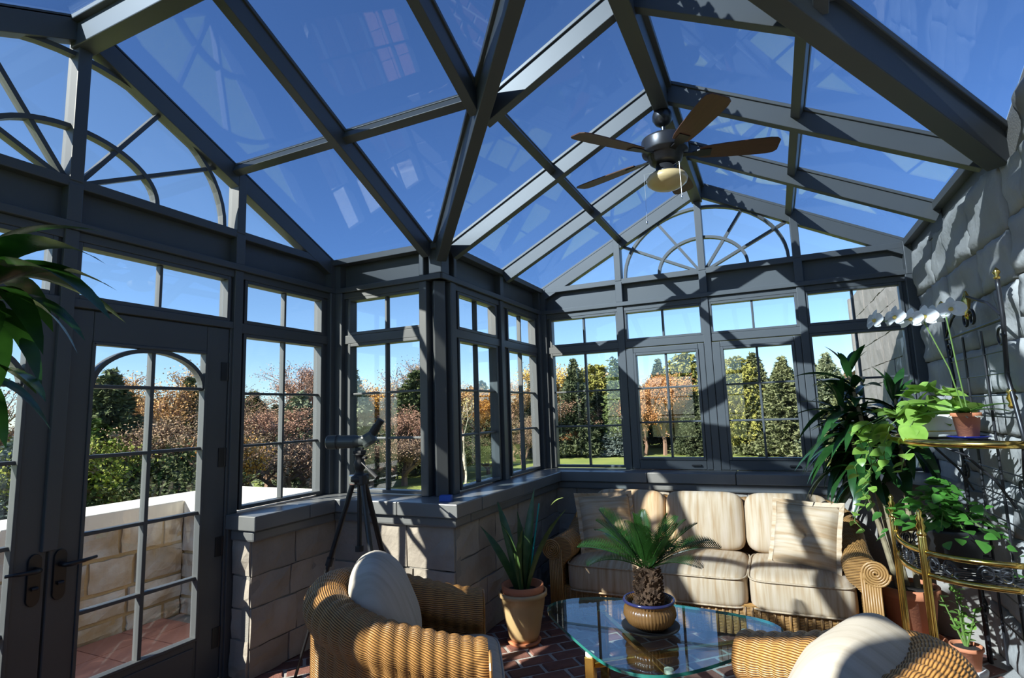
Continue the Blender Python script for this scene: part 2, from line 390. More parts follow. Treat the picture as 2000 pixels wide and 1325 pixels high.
# corner posts
m = MB()
m.box2((-.19, .0, ZS), (-.128, .1, ZLB)); m.build('corner_post', FR, wr, bevel=.006); MB().box((-.078, .080, (ZS+ZLB)/2), (.085, .085, ZLB-ZS), Matrix.Rotation(PI/4, 3, 'Z')).build('corner_post', FR, wr, bevel=.006); MB().box2((-.10, .128, ZS), (.0, .20, ZLB)).build('corner_post', FR, wr, bevel=.006)
m = MB(); m.box2((-.185, -.004, ZLT), (-.145, .1, 2.655)); m.box2((-.10, -.006, ZLT), (.006, .1, 2.655)); m.box2((-.10, .17, ZLT), (.004, .21, 2.655)); m.build('corner_post', FR, wr, bevel=.006)
m = MB(); m.box2((-L_-.1, -.06, ZS), (-L_+.015, .1, ZLB)); m.box2((-L_-.02, -.012, ZS), (-L_+.075, .1, ZLB)); m.build('corner_post', FR, wr, bevel=.006)
m = MB(); m.box2((-.1, B_-.07, ZS), (.015, B_+.1, ZLB)); m.box2((-.02, B_-.012, ZS), (.06, B_+.1, ZLB)); m.build('corner_post', FR, wb, bevel=.006)
m = MB(); m.box2((R_-.085, B_-.02, ZS), (R_, B_+.1, ZLB)); m.box2((R_-.075, B_-.02, ZLB), (R_, B_+.1, 2.66)); m.build('corner_post', FR, wb, bevel=.006)
for x_, y_, rt_ in ((-L_, 0, wr), (0, B_, wb)): MB().box2((x_-.10, y_-.05, ZLB+.002), (x_+.006, y_+.105, 2.66)).build('corner_post', FR, rt_); MB().box2((x_-.05, y_-.006, ZLB+.003), (x_+.055, y_+.10, 2.655)).build('corner_post', FR, rt_)
# ---- left gable wall with the double door;  u = y+W_
wl_ = struct('wall_left', 'dark grey glazed gable wall with double doors at the left')
WL = Wall(wl_, (-L_, -W_, 0), (0, 1, 0), (1, 0, 0))
YC, YA = W_/2, W_-.846; YN = .846
upper(WL, 0, W_, [YN, YC, YA], True)
bay(WL, YA, W_, 'to the right of the double doors', g0=.075, g1=.125)
bay(WL, 0, YN, 'to the left of the double doors', g0=.125, g1=.075)
for a, b, nm in ((YC, YA, 'above the right door leaf'), (YN, YC, 'above the left door leaf')):
    window(WL, a+.055, b-.07, 2.093, 2.332, 2, [2.093, 2.332], 'wide two-pane transom window '+nm)
    WL.bx('head_rail', a, b, 2.354, ZLB, -.10, -.012); WL.bx('transom_rail', a, b, 2.028, 2.071, -.11, -.006)
    for q in ((a, a+.033), (b-.048, b)): WL.bx('jamb', q[0], q[1], 2.07, ZLB, -.10, -.03)
for q in (YN, YA): WL.bx('door_jamb', q-.03, q+.03, 0, ZS+.01, -.10, 0)
for q in (YN, YA): WL.bx('door_frame', q-.045 if q == YA else q+.02, q-.02 if q == YA else q+.045, 0, 2.03, -.10, -.012)
def door(n, a, b, hinge, label):
    """leaf between u=a..b; hinge = +1 when hung on the b side"""
    t = struct('door_%d' % n, label, 'door')
    if hinge > 0: g0, g1 = a+.125, b-.145
    else: g0, g1 = a+.145, b-.125
    z0, z1 = .27, 1.868; d0, d1 = -.078, -.02
    m = MB()
    for q in ((a, g0, .012, 2.024), (g1, b, .012, 2.024), (g0, g1, .012, z0), (g0, g1, z1, 2.024)): WL.mb(m, *q, d0, d1)
    m.build('leaf_frame', FR, t, bevel=.006)
    m = MB(); WL.mb(m, g0+.02, g1-.02, .06, .235, d1, d1+.008); m.build('kick_panel', FR, t, bevel=.006)
    m = MB()
    for q in ((g0-.004, g0+.012, z0, z1), (g1-.012, g1+.004, z0, z1), (g0, g1, z0-.004, z0+.012), (g0, g1, z1-.012, z1+.004)): WL.mb(m, *q, -.062, -.012)
    m.build('glazing_bead', FR, t, bevel=.003)
    uc = (g0+g1)/2; zs = [z0, .596, .951, 1.311, 1.652, z1]
    WL.bx('muntin', uc-.011, uc+.011, z0, z1, -.07, -.026, FR, t)
    for z in zs[1:-1]: WL.bx('muntin', g0, g1, z-.009, z+.009, -.068, -.028, FR, t)
    fan_arc(WL, uc, 1.655, (g1-g0)/2-.01, .195, t, .022, d=-.045)
    for i in range(5):
        WL.pane(g0+.001, uc-.001, zs[i], zs[i+1]-.001, -.05, t); WL.pane(uc+.001, g1-.001, zs[i], zs[i+1]-.001, -.05, t)
    hb = b-.03 if hinge > 0 else a+.03
    for z in (.24, .74, 1.25, 1.76):
        m = MB(); WL.mb(m, hb-.02, hb+.02, z-.055, z+.055, d1-.004, d1+.004); m.tube([WL.p(hb+.024*hinge, z-.055, d1), WL.p(hb+.024*hinge, z+.055, d1)], .008, 8)
        m.build('hinge', BLK, t)
    hs = a+.045 if hinge > 0 else b-.045
    m = MB(); pts = []
    for k in range(24):
        an = 2*PI*k/24; pts.append(WL.p(hs+.026*math.cos(an), .80+.075*(1 if math.sin(an) > 0 else -1)+.035*math.sin(an), d1+.012))
    m.poly(pts, .016, WL.n); m.build('lock_plate', BLK, t, bevel=.002)
    m = MB(); s_ = 1 if hinge > 0 else -1
    m.tube([WL.p(hs, .845, d1), WL.p(hs, .845, d1+.05), WL.p(hs+.02*s_, .845, d1+.06), WL.p(hs+.07*s_, .848, d1+.062), WL.p(hs+.125*s_, .852, d1+.056)], [.011, .011, .011, .009, .007], 10)
    m.build('lever_handle', BLK, t, smooth=True)
    m = MB(); m.tube([WL.p(hs-.012, .765, d1+.02), WL.p(hs+.012, .765, d1+.02)], .008, 8); m.build('thumb_turn', BLK, t)
    return t
door(1, YC+.004, YA-.046, 1, 'right leaf of the dark grey glazed double door, ten panes and arch')
door(2, YN+.046, YC-.004, -1, 'left leaf of the dark grey glazed double door, cut by the picture edge')
# ---- gable fanlights
def gable(wl, u0, u1, posts, slope, arcs, rads, d, lab):
    uc = (u0+u1)/2; zt = lambda u: ZT+slope*min(u-u0, u1-u)-.085
    edges = [u0]+posts+[u1]
    t = struct('window_%d' % (WIN[0]+1), lab, 'window'); WIN[0] += 1
    for a, b in zip(edges[:-1], edges[1:]):
        pl = [(a, ZT-.002), (b, ZT-.002), (b, max(zt(b)+.06, ZT-.002))]+([(uc, zt(uc)+.06)] if a < uc < b else [])+[(a, max(zt(a)+.06, ZT-.002))]
        m = MB(); m.poly([wl.p(u, z, -.055) for u, z in pl], .004, wl.n); m.build('pane', G, t)
    for q in posts: wl.bx('mullion', q-.03, q+.03, ZT-.02, zt(q)+.05, -.09, .004, FR, t)
    for ru, rz in arcs:
        # keep the arches below the rafters
        fan_arc(wl, uc, ZT, ru, rz, t, .024)
    for (ua, za, ub, zb) in rads:
        for s_ in (1, -1):
            m = MB(); m.bar(wl.p(uc+s_*ua, za, -.03), wl.p(uc+s_*ub, zb, -.03), .022, .045, up=wl.n); m.build('radial_muntin', FR, t)
gable(WB, 0, R_, XP, SB, [(.69, .565), (.375, .288)], [(.03, 2.66, .37, 3.155), (.06, 2.66, .725, 2.99)], 0, 'arched fanlight in the gable above the sofa windows')
gable(WL, 0, W_, [YN, YC, YA], SM, [(.83, .645), (.41, .262)], [(.035, 2.66, .43, 3.24), (.06, 2.66, .83, 3.06)], 0, 'arched fanlight in the gable above the double doors')

# ---- lower stone walls, sills
def stone_wall(root, o, u, n, width, z0, z1, rh, lw, matn, joint=.009, rough=.012, name='stone', proud=.016, nu=4, nz=3, seed=1, keep=None, mortar=MOR, back=.06, smooth=False):
    rnd = random.Random(seed); o, u, n = Vector(o), Vector(u), Vector(n); up = Vector((0, 0, 1))
    if back:
        m = MB(); m.add([o+u*a+up*z-n*dd for a in (0, width) for dd in (back, 0) for z in (z0, z1)], [(0, 1, 3, 2), (4, 6, 7, 5), (0, 4, 5, 1), (2, 3, 7, 6), (0, 2, 6, 4), (1, 5, 7, 3)])
        m.build('mortar_bed', mortar, root)
    z = z0
    while z < z1-.02:
        h = rnd.uniform(*rh)
        if z1-z-h < rh[0]*.7: h = z1-z
        a = 0.
        while a < width-.01:
            l = rnd.uniform(*lw)
            if width-a-l < lw[0]*.6: l = width-a
            if keep is None or keep(a+l/2, z+h/2):
                m = MB(); vs = []; fs = []; pr = proud*rnd.uniform(.6, 1.3)
                for j in range(nz+1):
                    for i in range(nu+1):
                        e = i in (0, nu) or j in (0, nz)
                        uu = a+joint/2+(l-joint)*i/nu; zz = z+joint/2+(h-joint)*j/nz
                        if not e: uu += rnd.uniform(-.2, .2)*l/nu; zz += rnd.uniform(-.2, .2)*h/nz
                        else: uu += rnd.uniform(-.006, .006) if 0 < a and a+l < width else 0; zz += rnd.uniform(-.004, .004)
                        q3 = noise.noise(Vector((uu*5+seed, zz*9, a*3)))+.4*noise.noise(Vector((uu*13, zz*21, seed))); dd = (pr*.78+rough*.9*q3 if e else pr+rough*q3*1.6)
                        vs.append(o+u*uu+up*zz+n*dd)
                for j in range(nz):
                    for i in range(nu): q = j*(nu+1)+i; fs.append((q, q+1, q+nu+2, q+nu+1))
                rim = [i for i in range(nu+1)]+[(j+1)*(nu+1)-1 for j in range(1, nz+1)]+[nz*(nu+1)+i for i in range(nu-1, -1, -1)]+[j*(nu+1) for j in range(nz-1, 0, -1)]
                b0 = len(vs); vs += [vs[k]-n*(pr*.78+.012) for k in rim]; K = len(rim)
                fs += [(rim[k], b0+k, b0+(k+1) % K, rim[(k+1) % K]) for k in range(K)]
                m.add(vs, fs); m.build(name, matn, root, smooth=smooth)
            a += l
        z += h
XW = -L_+.18                                             # face of the lower left wall
# lower left wall (u along +y), its end by the door, return, side and back
stone_wall(wl_, (XW-.03, -.84, 0), (0, 1, 0), (1, 0, 0), .70, 0, .80, (.15, .22), (.2, .36), STW, seed=3)
stone_wall(wl_, (-L_+.005, -.83, 0), (1, 0, 0), (0, -1, 0), .15, 0, .80, (.16, .24), (.15, .16), STW, seed=5, nu=3, proud=.02)
stone_wall(wr, (XW-.02, -.15, 0), (1, 0, 0), (0, -1, 0), .96, 0, .80, (.15, .23), (.22, .4), STW, seed=8)
stone_wall(ws, (.15, -.15, 0), (0, 1, 0), (1, 0, 0), 1.85, 0, .80, (.15, .23), (.22, .42), STW, seed=12)
stone_wall(wb, (.12, B_-.15, 0), (1, 0, 0), (0, -1, 0), 2.35, 0, .80, (.15, .23), (.22, .42), STW, seed=14)
m = MB(); m.box2((-L_-.12, -.80, 0), (XW-.09, .12, .80)); m.box2((-L_, .0, 0), (.09, .12, .8)); m.box2((-.12, .0, 0), (.09, B_+.1, .8)); m.box2((0, B_-.09, 0), (R_, B_+.12, .8))
o = m.build('trim_1', MOR); tag(o, 'mortared masonry core behind the lower stone wall', 'wall', kind='structure')
d = .232
tr = struct('trim_2', 'grey bluestone window sill running around the room', 'sill')
def sill(x0, y0, x1, y1):
    m = MB(); m.box2((x0, y0, .828), (x1, y1, ZS)); m.build('sill_stone', SIL, tr, bevel=.006)
def mould(x0, y0, x1, y1):
    m = MB(); m.box2((x0, y0, .76), (x1, y1, .826)); m.build('sill_moulding', SIL, tr, bevel=.014)
g = .004
for a, b in ((-.885, -.46), (-.46, -d-.0)): sill(-L_-.08, a+g/2, -L_+d, b-g/2)
for a, b in ((-L_-.08, -.22), (-.22, d)): sill(a+g/2, -d, b-g/2, .09)
for a, b in ((.094, .75), (.75, B_-d)): sill(-.1, a, d, b-g/2)
for a, b in ((-.1, 1.0), (1.0, 1.70), (1.70, R_-.73)): sill(a+g/2, B_-d, b-g/2, B_+.1)
mould(-L_, -.86, -L_+d-.035, -d+.035); mould(-L_, -d+.037, d-.035, 0); mould(0, 0, d-.035, B_-d+.035); mould(0, B_-d+.037, R_-.7, B_)
# splayed corner sill on the right
for z0, z1, ins in ((.828, ZS, 0.), (.76, .826, .03)):
    m = MB(); q = .73-ins
    m.poly([(R_-q, B_-d+ins, z1), (R_, B_-d-.73+ins*2, z1), (R_, B_+.1, z1), (R_-q, B_+.1, z1)], z1-z0, (0, 0, 1)); m.build('sill_stone' if z1 == ZS else 'sill_moulding', SIL, tr, bevel=.006)
m = MB(); m.poly([(R_-.70, B_-.17, .76), (R_, B_-.87, .76), (R_, B_, .76), (R_-.70, B_, .76)], .76, (0, 0, 1)); o = m.build('trim_3', STW); tag(o, 'splayed grey stone base under the corner sill', 'wall', kind='structure')

# ---- right stone wall of the house
wr_ = struct('wall_right', 'rough grey limestone house wall at the right')
m = MB(); m.poly([(R_, -W_-.1, 0), (R_, -W_-.1, ZE), (R_, -W_/2, zM(-W_/2)-.01), (R_, 0, ZE), (R_, B_+.05, ZE), (R_, B_+.05, 0)], .3, (-1, 0, 0)); m.build('wall_core', MOR, wr_)
stone_wall(wr_, (R_-.0, -1.7, 0), (0, 1, 0), (-1, 0, 0), 1.70, 0, 3.9, (.19, .30), (.3, .62), STR, seed=21, rough=.019, proud=.034, nu=12, nz=7, back=0, joint=.007, smooth=True, keep=lambda a, z: z+.16 < zM(a-1.7)-.02)
stone_wall(wr_, (R_-.0, .0, 0), (0, 1, 0), (-1, 0, 0), 1.80, 0, 2.56, (.19, .30), (.3, .62), STR, seed=22, rough=.019, proud=.034, nu=12, nz=7, back=0, joint=.007, smooth=True)
m = MB(); m.box2((R_-.02, .0, 2.52), (R_, .95, 2.66)); m.build('eave_board', FR, wr_, bevel=.004)
m = MB(); m.box2((R_-.02, .956, 2.52), (R_, B_, 2.66)); m.build('eave_board', FR, wr_, bevel=.004)
# ---- front wall behind the camera: unseen, guessed; glazed to let sun reach the chairs
wf = struct('wall_front', 'unseen stone wall behind the viewer, glazed bays added to let the sun in')
m = MB(); m.box2((1.6, -W_-.15, 0), (R_, -W_, 2.655)); m.box2((-L_-.1, -W_-.12, 0), (1.6, -W_, .8)); m.build('masonry', STW, wf)
WF = Wall(wf, (1.6, -W_, 0), (-1, 0, 0), (0, 1, 0))
WF.bx('sill', 0, 1.6+L_, .8, ZS, -.1, .06, SIL)
for i in range(4): WF.bx('post', max(0, i*.85-.04), i*.85+.04, ZS, 2.63, -.1, 0)
for i in range(3):
    WF.pane(i*.85+.04, i*.85+.81, ZS, 2.63, -.05, wf); WF.bx('transom_rail', i*.85, i*.85+.85, 2.0, 2.06, -.1, -.014); WF.bx('muntin', i*.85+.414, i*.85+.436, ZS, 2.63, -.07, -.03)
    for z in (1.303, 1.63): WF.bx('muntin', i*.85, i*.85+.85, z-.01, z+.01, -.07, -.03)
m = MB(); m.box2((-L_-.12, -W_-.1, 0), (-L_-.0, -W_+.85, .8)); m.build('masonry', STW, wl_); m = MB(); m.box2((-L_-.1, -W_, .8), (-L_+.2, -W_+.86, ZS)); m.build('sill_stone', SIL, wl_)

# ---------------------------------------------------------------- glazed roof
rf = struct('ceiling', 'glazed roof of blue-tinted panes on dark grey rafters', 'roof')
def roof_bar(name, p, q, nrm, wd=.05, dp=.105, flange=.075):
    m = MB(); m.bar(p, q, wd, dp, nrm, -.012); m.bar(p, q, flange, .02, nrm, -.004)
    return m.build(name, FR, rf, bevel=.003)
nL = Vector((-SB, 0, 1)).normalized(); nR = Vector((SB, 0, 1)).normalized(); nF = Vector((0, SM, 1)).normalized(); nN = Vector((0, -SM, 1)).normalized()
P = lambda x, y, z: Vector((x, y, z))
for y in (B_+.036, .96, .10, -.80):
    x0 = max(0, -y*KV)
    roof_bar('rafter', P(x0, y, zB(x0)), P(R_/2, y, zB(R_/2)), nL, .055 if y < 1.8 else .07, .115)
    roof_bar('rafter', P(R_-x0, y, zB(x0)), P(R_/2, y, zB(R_/2)), nR, .055 if y < 1.8 else .07, .115)
XPU, YPU = .80, -.872
for s_ in (0, 1):
    for a, b in ((B_, .96), (.96, .10), (.10, -.80)):
        x = XPU if s_ == 0 else R_-XPU
        roof_bar('purlin', P(x, a, zB(x)), P(x, b if b > -.5 else -.84, zB(x)), nL if s_ == 0 else nR, .05, .06, .06)
for x in (-L_-.036, -.09, .775, 2.32):
    yv = 0 if x < 0 else -min(x, R_-x)/KV
    roof_bar('rafter', P(x, yv, zM(yv)), P(x, -W_/2, zM(-W_/2)), nF, .055 if x > -.9 else .075, .115)
roof_bar('rafter', P(R_/2, YJ, zM(YJ)), P(R_/2, -W_/2, zM(-W_/2)), nF)
for x in (-L_-.036, -.09, .775, 1.55, 2.32): roof_bar('rafter', P(x, -W_, ZE), P(x, -W_/2, zM(-W_/2)), nN, .055 if x > -.9 else .075, .115)
for a, b in ((-L_, -.09), (-.09, .775)): roof_bar('purlin', P(a, YPU, zM(YPU)), P(b, YPU, zM(YPU)), nF, .05, .06, .06)
roof_bar('purlin', P(2.32, YPU, zM(YPU)), P(R_, YPU, zM(YPU)), nF, .05, .06, .06)
for a, b in ((-L_, -.09), (-.09, .775), (.775, 1.55), (1.55, 2.32), (2.32, R_)): roof_bar('purlin', P(a, -W_-YPU, zM(YPU)), P(b, -W_-YPU, zM(YPU)), nN, .05, .06, .06)
def vbeam(name, p, q, wd, dp, shift=-.01):
    m = MB(); m.bar(p, q, wd, dp, (0, 0, 1), shift); m.bar(p, q, wd*1.5, .03, (0, 0, 1), shift+.012); return m.build(name, FR, rf, bevel=.004)
vbeam('valley_rafter', P(-.02, .02, ZE-.01), P(R_/2, YJ, zM(YJ)), .07, .15, -.0)
vbeam('valley_rafter', P(R_, 0, ZE), P(R_/2, YJ, zM(YJ)), .09, .17, -.0)
m = MB(); zr = zB(R_/2); m.box2((R_/2-.045, YJ, zr-.20), (R_/2+.045, B_+.05, zr-.03)); m.box2((R_/2-.075, YJ, zr-.075), (R_/2+.075, B_+.05, zr-.04)); m.build('ridge_beam', FR, rf, bevel=.005)
m = MB(); zr2 = zM(-W_/2); m.box2((-L_-.05, -W_/2-.045, zr2-.19), (R_, -W_/2+.045, zr2-.03)); m.box2((-L_-.05, -W_/2-.075, zr2-.07), (R_, -W_/2+.075, zr2-.04)); m.build('ridge_beam', FR, rf, bevel=.005)
for a, b, nm in (((-L_, 0), (0, 0), 'eave_beam'), ((0, 0), (0, B_), 'eave_beam'), ((-L_, -W_), (R_, -W_), 'eave_beam')):
    m = MB(); m.bar(P(*a, ZE-.003), P(*b, ZE-.003), .07, .045, (0, 0, 1)); m.build(nm, FR, rf, bevel=.003)
m = MB(); m.bar(P(R_-.035, 0, ZE+.012), P(R_-.035, B_, ZE+.012), .07, .05, (0, 0, 1)); m.build('eave_beam', FR, rf, bevel=.003)
def cells(xs, ys, clips, zf, nrm):
    for x0, x1 in zip(xs[:-1], xs[1:]):
        for y0, y1 in zip(ys[:-1], ys[1:]):
            pl = [(x0+.004, y0+.004), (x1-.004, y0+.004), (x1-.004, y1-.004), (x0+.004, y1-.004)]
            for c_ in clips:
                pl = clip(pl, *c_)
                if len(pl) < 3: break
            if len(pl) >= 3: MB().poly([(x, y, zf(x, y)) for x, y in pl], .005, nrm).build('pane', GR, rf)
cells([-.06, XPU, R_/2], [YJ, -.80, .10, .96, B_+.06], [(1, KV, 0)], lambda x, y: ZE+SB*x, nL)
cells([R_/2, R_-XPU, R_], [YJ, -.80, .10, .96, B_+.06], [(-1, KV, R_)], lambda x, y: ZE+SB*(R_-x), nR)
cells([-L_-.05, -.09, .775, R_/2], [-W_/2, YPU, .05], [(-1, -KV, 0)], lambda x, y: ZE-SM*y, nF)
cells([R_/2, 2.32, R_], [-W_/2, YPU, 0], [(1, -KV, -R_)], lambda x, y: ZE-SM*y, nF)
cells([-L_-.05, -.09, .775, 1.55, 2.32, R_], [-W_-.05, -W_-YPU, -W_/2], [], lambda x, y: ZE+SM*(W_+y), nN)
# cast cresting on the back ridge (throws the leaf-shaped shadows on the right-hand rafters)
cr = None
m = MB(); m.box2((R_/2-.012, YJ, zr+.0), (R_/2+.012, B_+.05, zr+.03)); cr = m.build('ridge_cresting', FR, rf)
tmpl = MB()
for s_ in (-1, 1):
    tmpl.tube([(0, 0, 0), (0, s_*.03, .03), (0, s_*.045, .06), (0, s_*.03, .08), (0, s_*.018, .065)], [.008, .01, .013, .012, .006], 6)
tmpl.tube([(0, 0, 0), (0, 0, .05), (0, 0, .09), (0, 0, .125)], [.008, .012, .02, .004], 6)
t0 = None
for i in range(30):
    y = YJ+.06+i*.115
    if t0 is None: t0 = tmpl.build('cresting_leaf', FR, cr, loc=(R_/2, y, zr+.025))
    else: link('cresting_leaf', t0.data, cr, (R_/2, y, zr+.025))

# ---------------------------------------------------------------- brick floor (running bond at 45 degrees)
fl = struct('floor', 'dark red brick paver floor laid diagonally with pale joints', 'floor')
m = MB(); m.box2((-L_-.1, -W_-.1, -.12), (R_+.1, B_+.1, -.007)); m.build('mortar_bed', mat('pale_floor_mortar', (.40, .38, .35), .95, bump=.4, bump_scale=120), fl)
bl, bw, jt = .215, .112, .019
bm_ = MB(); hb, wb2, ch = (bl-jt)/2, (bw-jt)/2, .006
vs = [(-hb, -wb2, -.05), (hb, -wb2, -.05), (hb, wb2, -.05), (-hb, wb2, -.05), (-hb, -wb2, -ch), (hb, -wb2, -ch), (hb, wb2, -ch), (-hb, wb2, -ch), (-hb+ch, -wb2+ch, 0), (hb-ch, -wb2+ch, 0), (hb-ch, wb2-ch, 0), (-hb+ch, wb2-ch, 0)]
fs = [(0, 1, 5, 4), (1, 2, 6, 5), (2, 3, 7, 6), (3, 0, 4, 7), (4, 5, 9, 8), (5, 6, 10, 9), (6, 7, 11, 10), (7, 4, 8, 11), (8, 9, 10, 11)]
bricks = []
c45 = math.sqrt(.5)
for j in range(-60, 60):
    for i in range(-40, 40):
        a = (i+.5*(j % 2))*bl; b = j*bw; x = (a-b)*c45; y = (a+b)*c45
        if x < -L_+.09 or x > R_-.02 or y > B_-.06 or y < -W_+.04: continue
        if (x < .12 and y > -.12): continue
        bricks.append((x, y))
shown = sorted([q for q in bricks if (-.85 < q[0] < 2.3 and -1.0 < q[1] < .8)], key=lambda q: (q[0]-.9)**2+(q[1]+.3)**2)[:300]
ss = set(shown); me0 = None; rest = MB()
rb = random.Random(4)
for (x, y) in bricks:
    rz = PI/4+rb.uniform(-.012, .012); dz = rb.uniform(-.003, .003)
    if (x, y) in ss:
        if me0 is None:
            ob = MB().add(vs, fs).build('brick', BRK, fl); me0 = ob.data
        else: ob = link('brick', me0, fl)
        ob.location = (x, y, dz); ob.rotation_euler = (rb.uniform(-.01, .01), rb.uniform(-.01, .01), rz)
    else:
        Rm = Matrix.Rotation(rz, 3, 'Z'); rest.add([Rm @ Vector(v)+Vector((x, y, dz)) for v in vs], fs)
o = rest.build('brick_paving', BRK, fl, fix=False); o['kind'] = 'stuff'

# ---------------------------------------------------------------- furniture
def sweep(m, path, prof, hfun, rib=.043, amp=.007, closed_caps=True):
    """sweep profile (o outward, z as 'low' absolute or 'high' relative to h) along a plan path; UV in metres"""
    # resample path
    pts = [Vector((p[0], p[1], 0)) for p in path]; seg = [0]
    for i in range(1, len(pts)): seg.append(seg[-1]+(pts[i]-pts[i-1]).length)
    Ltot = seg[-1]; n = int(Ltot/(rib/5))+1; S = []
    for k in range(n+1):
        s_ = Ltot*k/n; i = max(j for j in range(len(seg)) if seg[j] <= s_+1e-9); i = min(i, len(pts)-2)
        t = (s_-seg[i])/(seg[i+1]-seg[i]); S.append((pts[i].lerp(pts[i+1], t), s_))
    K = len(prof); vs = []; uvs = []
    for k, (p, s_) in enumerate(S):
        a = S[max(k-2, 0)][0]; b = S[min(k+2, n)][0]; t = (b-a).normalized(); nn = Vector((t.y, -t.x, 0))
        h = hfun(s_/Ltot); bulge = amp*abs(math.sin(PI*s_/rib)); vl = 0; last = None
        for q, (o_, z, mode, no, nz) in enumerate(prof):
            zz = z if mode == 0 else h+z
            P_ = p+nn*(o_+no*bulge)+Vector((0, 0, zz+nz*bulge))
            if last is not None: vl += math.hypot(o_-last[0], zz-last[1])
            last = (o_, zz); vs.append(P_); uvs.append((s_, vl))
    fs = []
    for k in range(n):
        for q in range(K-1): fs.append((k*K+q, k*K+q+1, (k+1)*K+q+1, (k+1)*K+q))
    m.add(vs, fs, uvs)
    caps = [list(range(K)), [n*K+q for q in range(K)][::-1]]
    for cset in caps:
        m.add([vs[i] for i in cset], [tuple(range(K))], [(v.x*1.0+v.y, v.z) for v in [vs[i] for i in cset]])
def wick_profile(th=.03, rr=.072, zlow=.0, zin=.20):
    """outer skirt, rolled top, inner face.  entries: outward, z, mode (0 abs, 1 from top), bulge normal"""
    pr = [(th, zlow, 0, 1, 0), (th, zlow+.08, 0, 1, 0), (th, zlow+.16, 0, 1, 0), (th, -rr*2.4, 1, 1, 0)]
    for i in range(15):
        a = math.radians(-62+i*(62+205)/14); pr.append((th*.9+rr*math.cos(a), -rr+rr*math.sin(a), 1, math.cos(a), math.sin(a)))
    pr += [(-th, -rr*1.9, 1, -1, 0), (-th, zin, 0, -1, 0)]
    return pr
def upath(w_, front, backx, rb_=.3, n=14, squareness=1.):
    """U-shaped plan path, open to +x"""
    p = [(front, -w_/2)]
    cx = backx+rb_
    p.append((cx, -w_/2+0))
    hw = min(rb_*squareness, w_/2)
    for i in range(1, n+1):
        a = PI/2*i/n; p.append((cx-rb_*math.sin(a), -w_/2+hw*(1-math.cos(a))))
    if w_/2-hw > .01: p.append((backx, w_/2-hw))
    for i in range(1, n+1):
        a = PI/2*i/n; p.append((cx-rb_*math.cos(a), w_/2-hw*(1-math.sin(a))))
    p.append((front, w_/2))
    return p
def sup(x, e): return math.copysign(abs(x)**e, x)
def cushion(w_, d_, h_, e1=.32, e2=.28, n=40, k=20, crown=.02, seed=1, uvswap=False):
    """soft box cushion (superellipsoid), UV in metres; w along x, d along y, h along z, centred"""
    m = MB(); vs = []; uvs = []; fs = []; rnd = random.Random(seed); off = Vector((rnd.uniform(0, 50), rnd.uniform(0, 50), 0))
    for j in range(k+1):
        ph = -PI/2+PI*j/k
        for i in range(n):
            th = 2*PI*i/n; c = sup(math.cos(ph), e1)
            x = w_/2*c*sup(math.cos(th), e2); y = d_/2*c*sup(math.sin(th), e2); z = h_/2*sup(math.sin(ph), e1)
            rr = max(0, 1-(2*x/w_)**2)*max(0, 1-(2*y/d_)**2); z += crown*rr*math.copysign(1, z)
            q = noise.noise(Vector((x*6, y*6, z*6))+off)*.010; z += q; y += q*.7
            vs.append((x, y, z)); uvs.append((y+seed*.37, x+z))
    for j in range(k):
        for i in range(n): fs.append((j*n+i, j*n+(i+1) % n, (j+1)*n+(i+1) % n, (j+1)*n+i))
    return m.add(vs, fs, uvs)
def piping(w_, d_, h_, z, e2=.28, n=48, r=.006, sc=1.0):
    m = MB(); m.tube([(w_/2*sc*sup(math.cos(2*PI*i/n), e2), d_/2*sc*sup(math.sin(2*PI*i/n), e2), z) for i in range(n)], r, 6, closed=True); return m
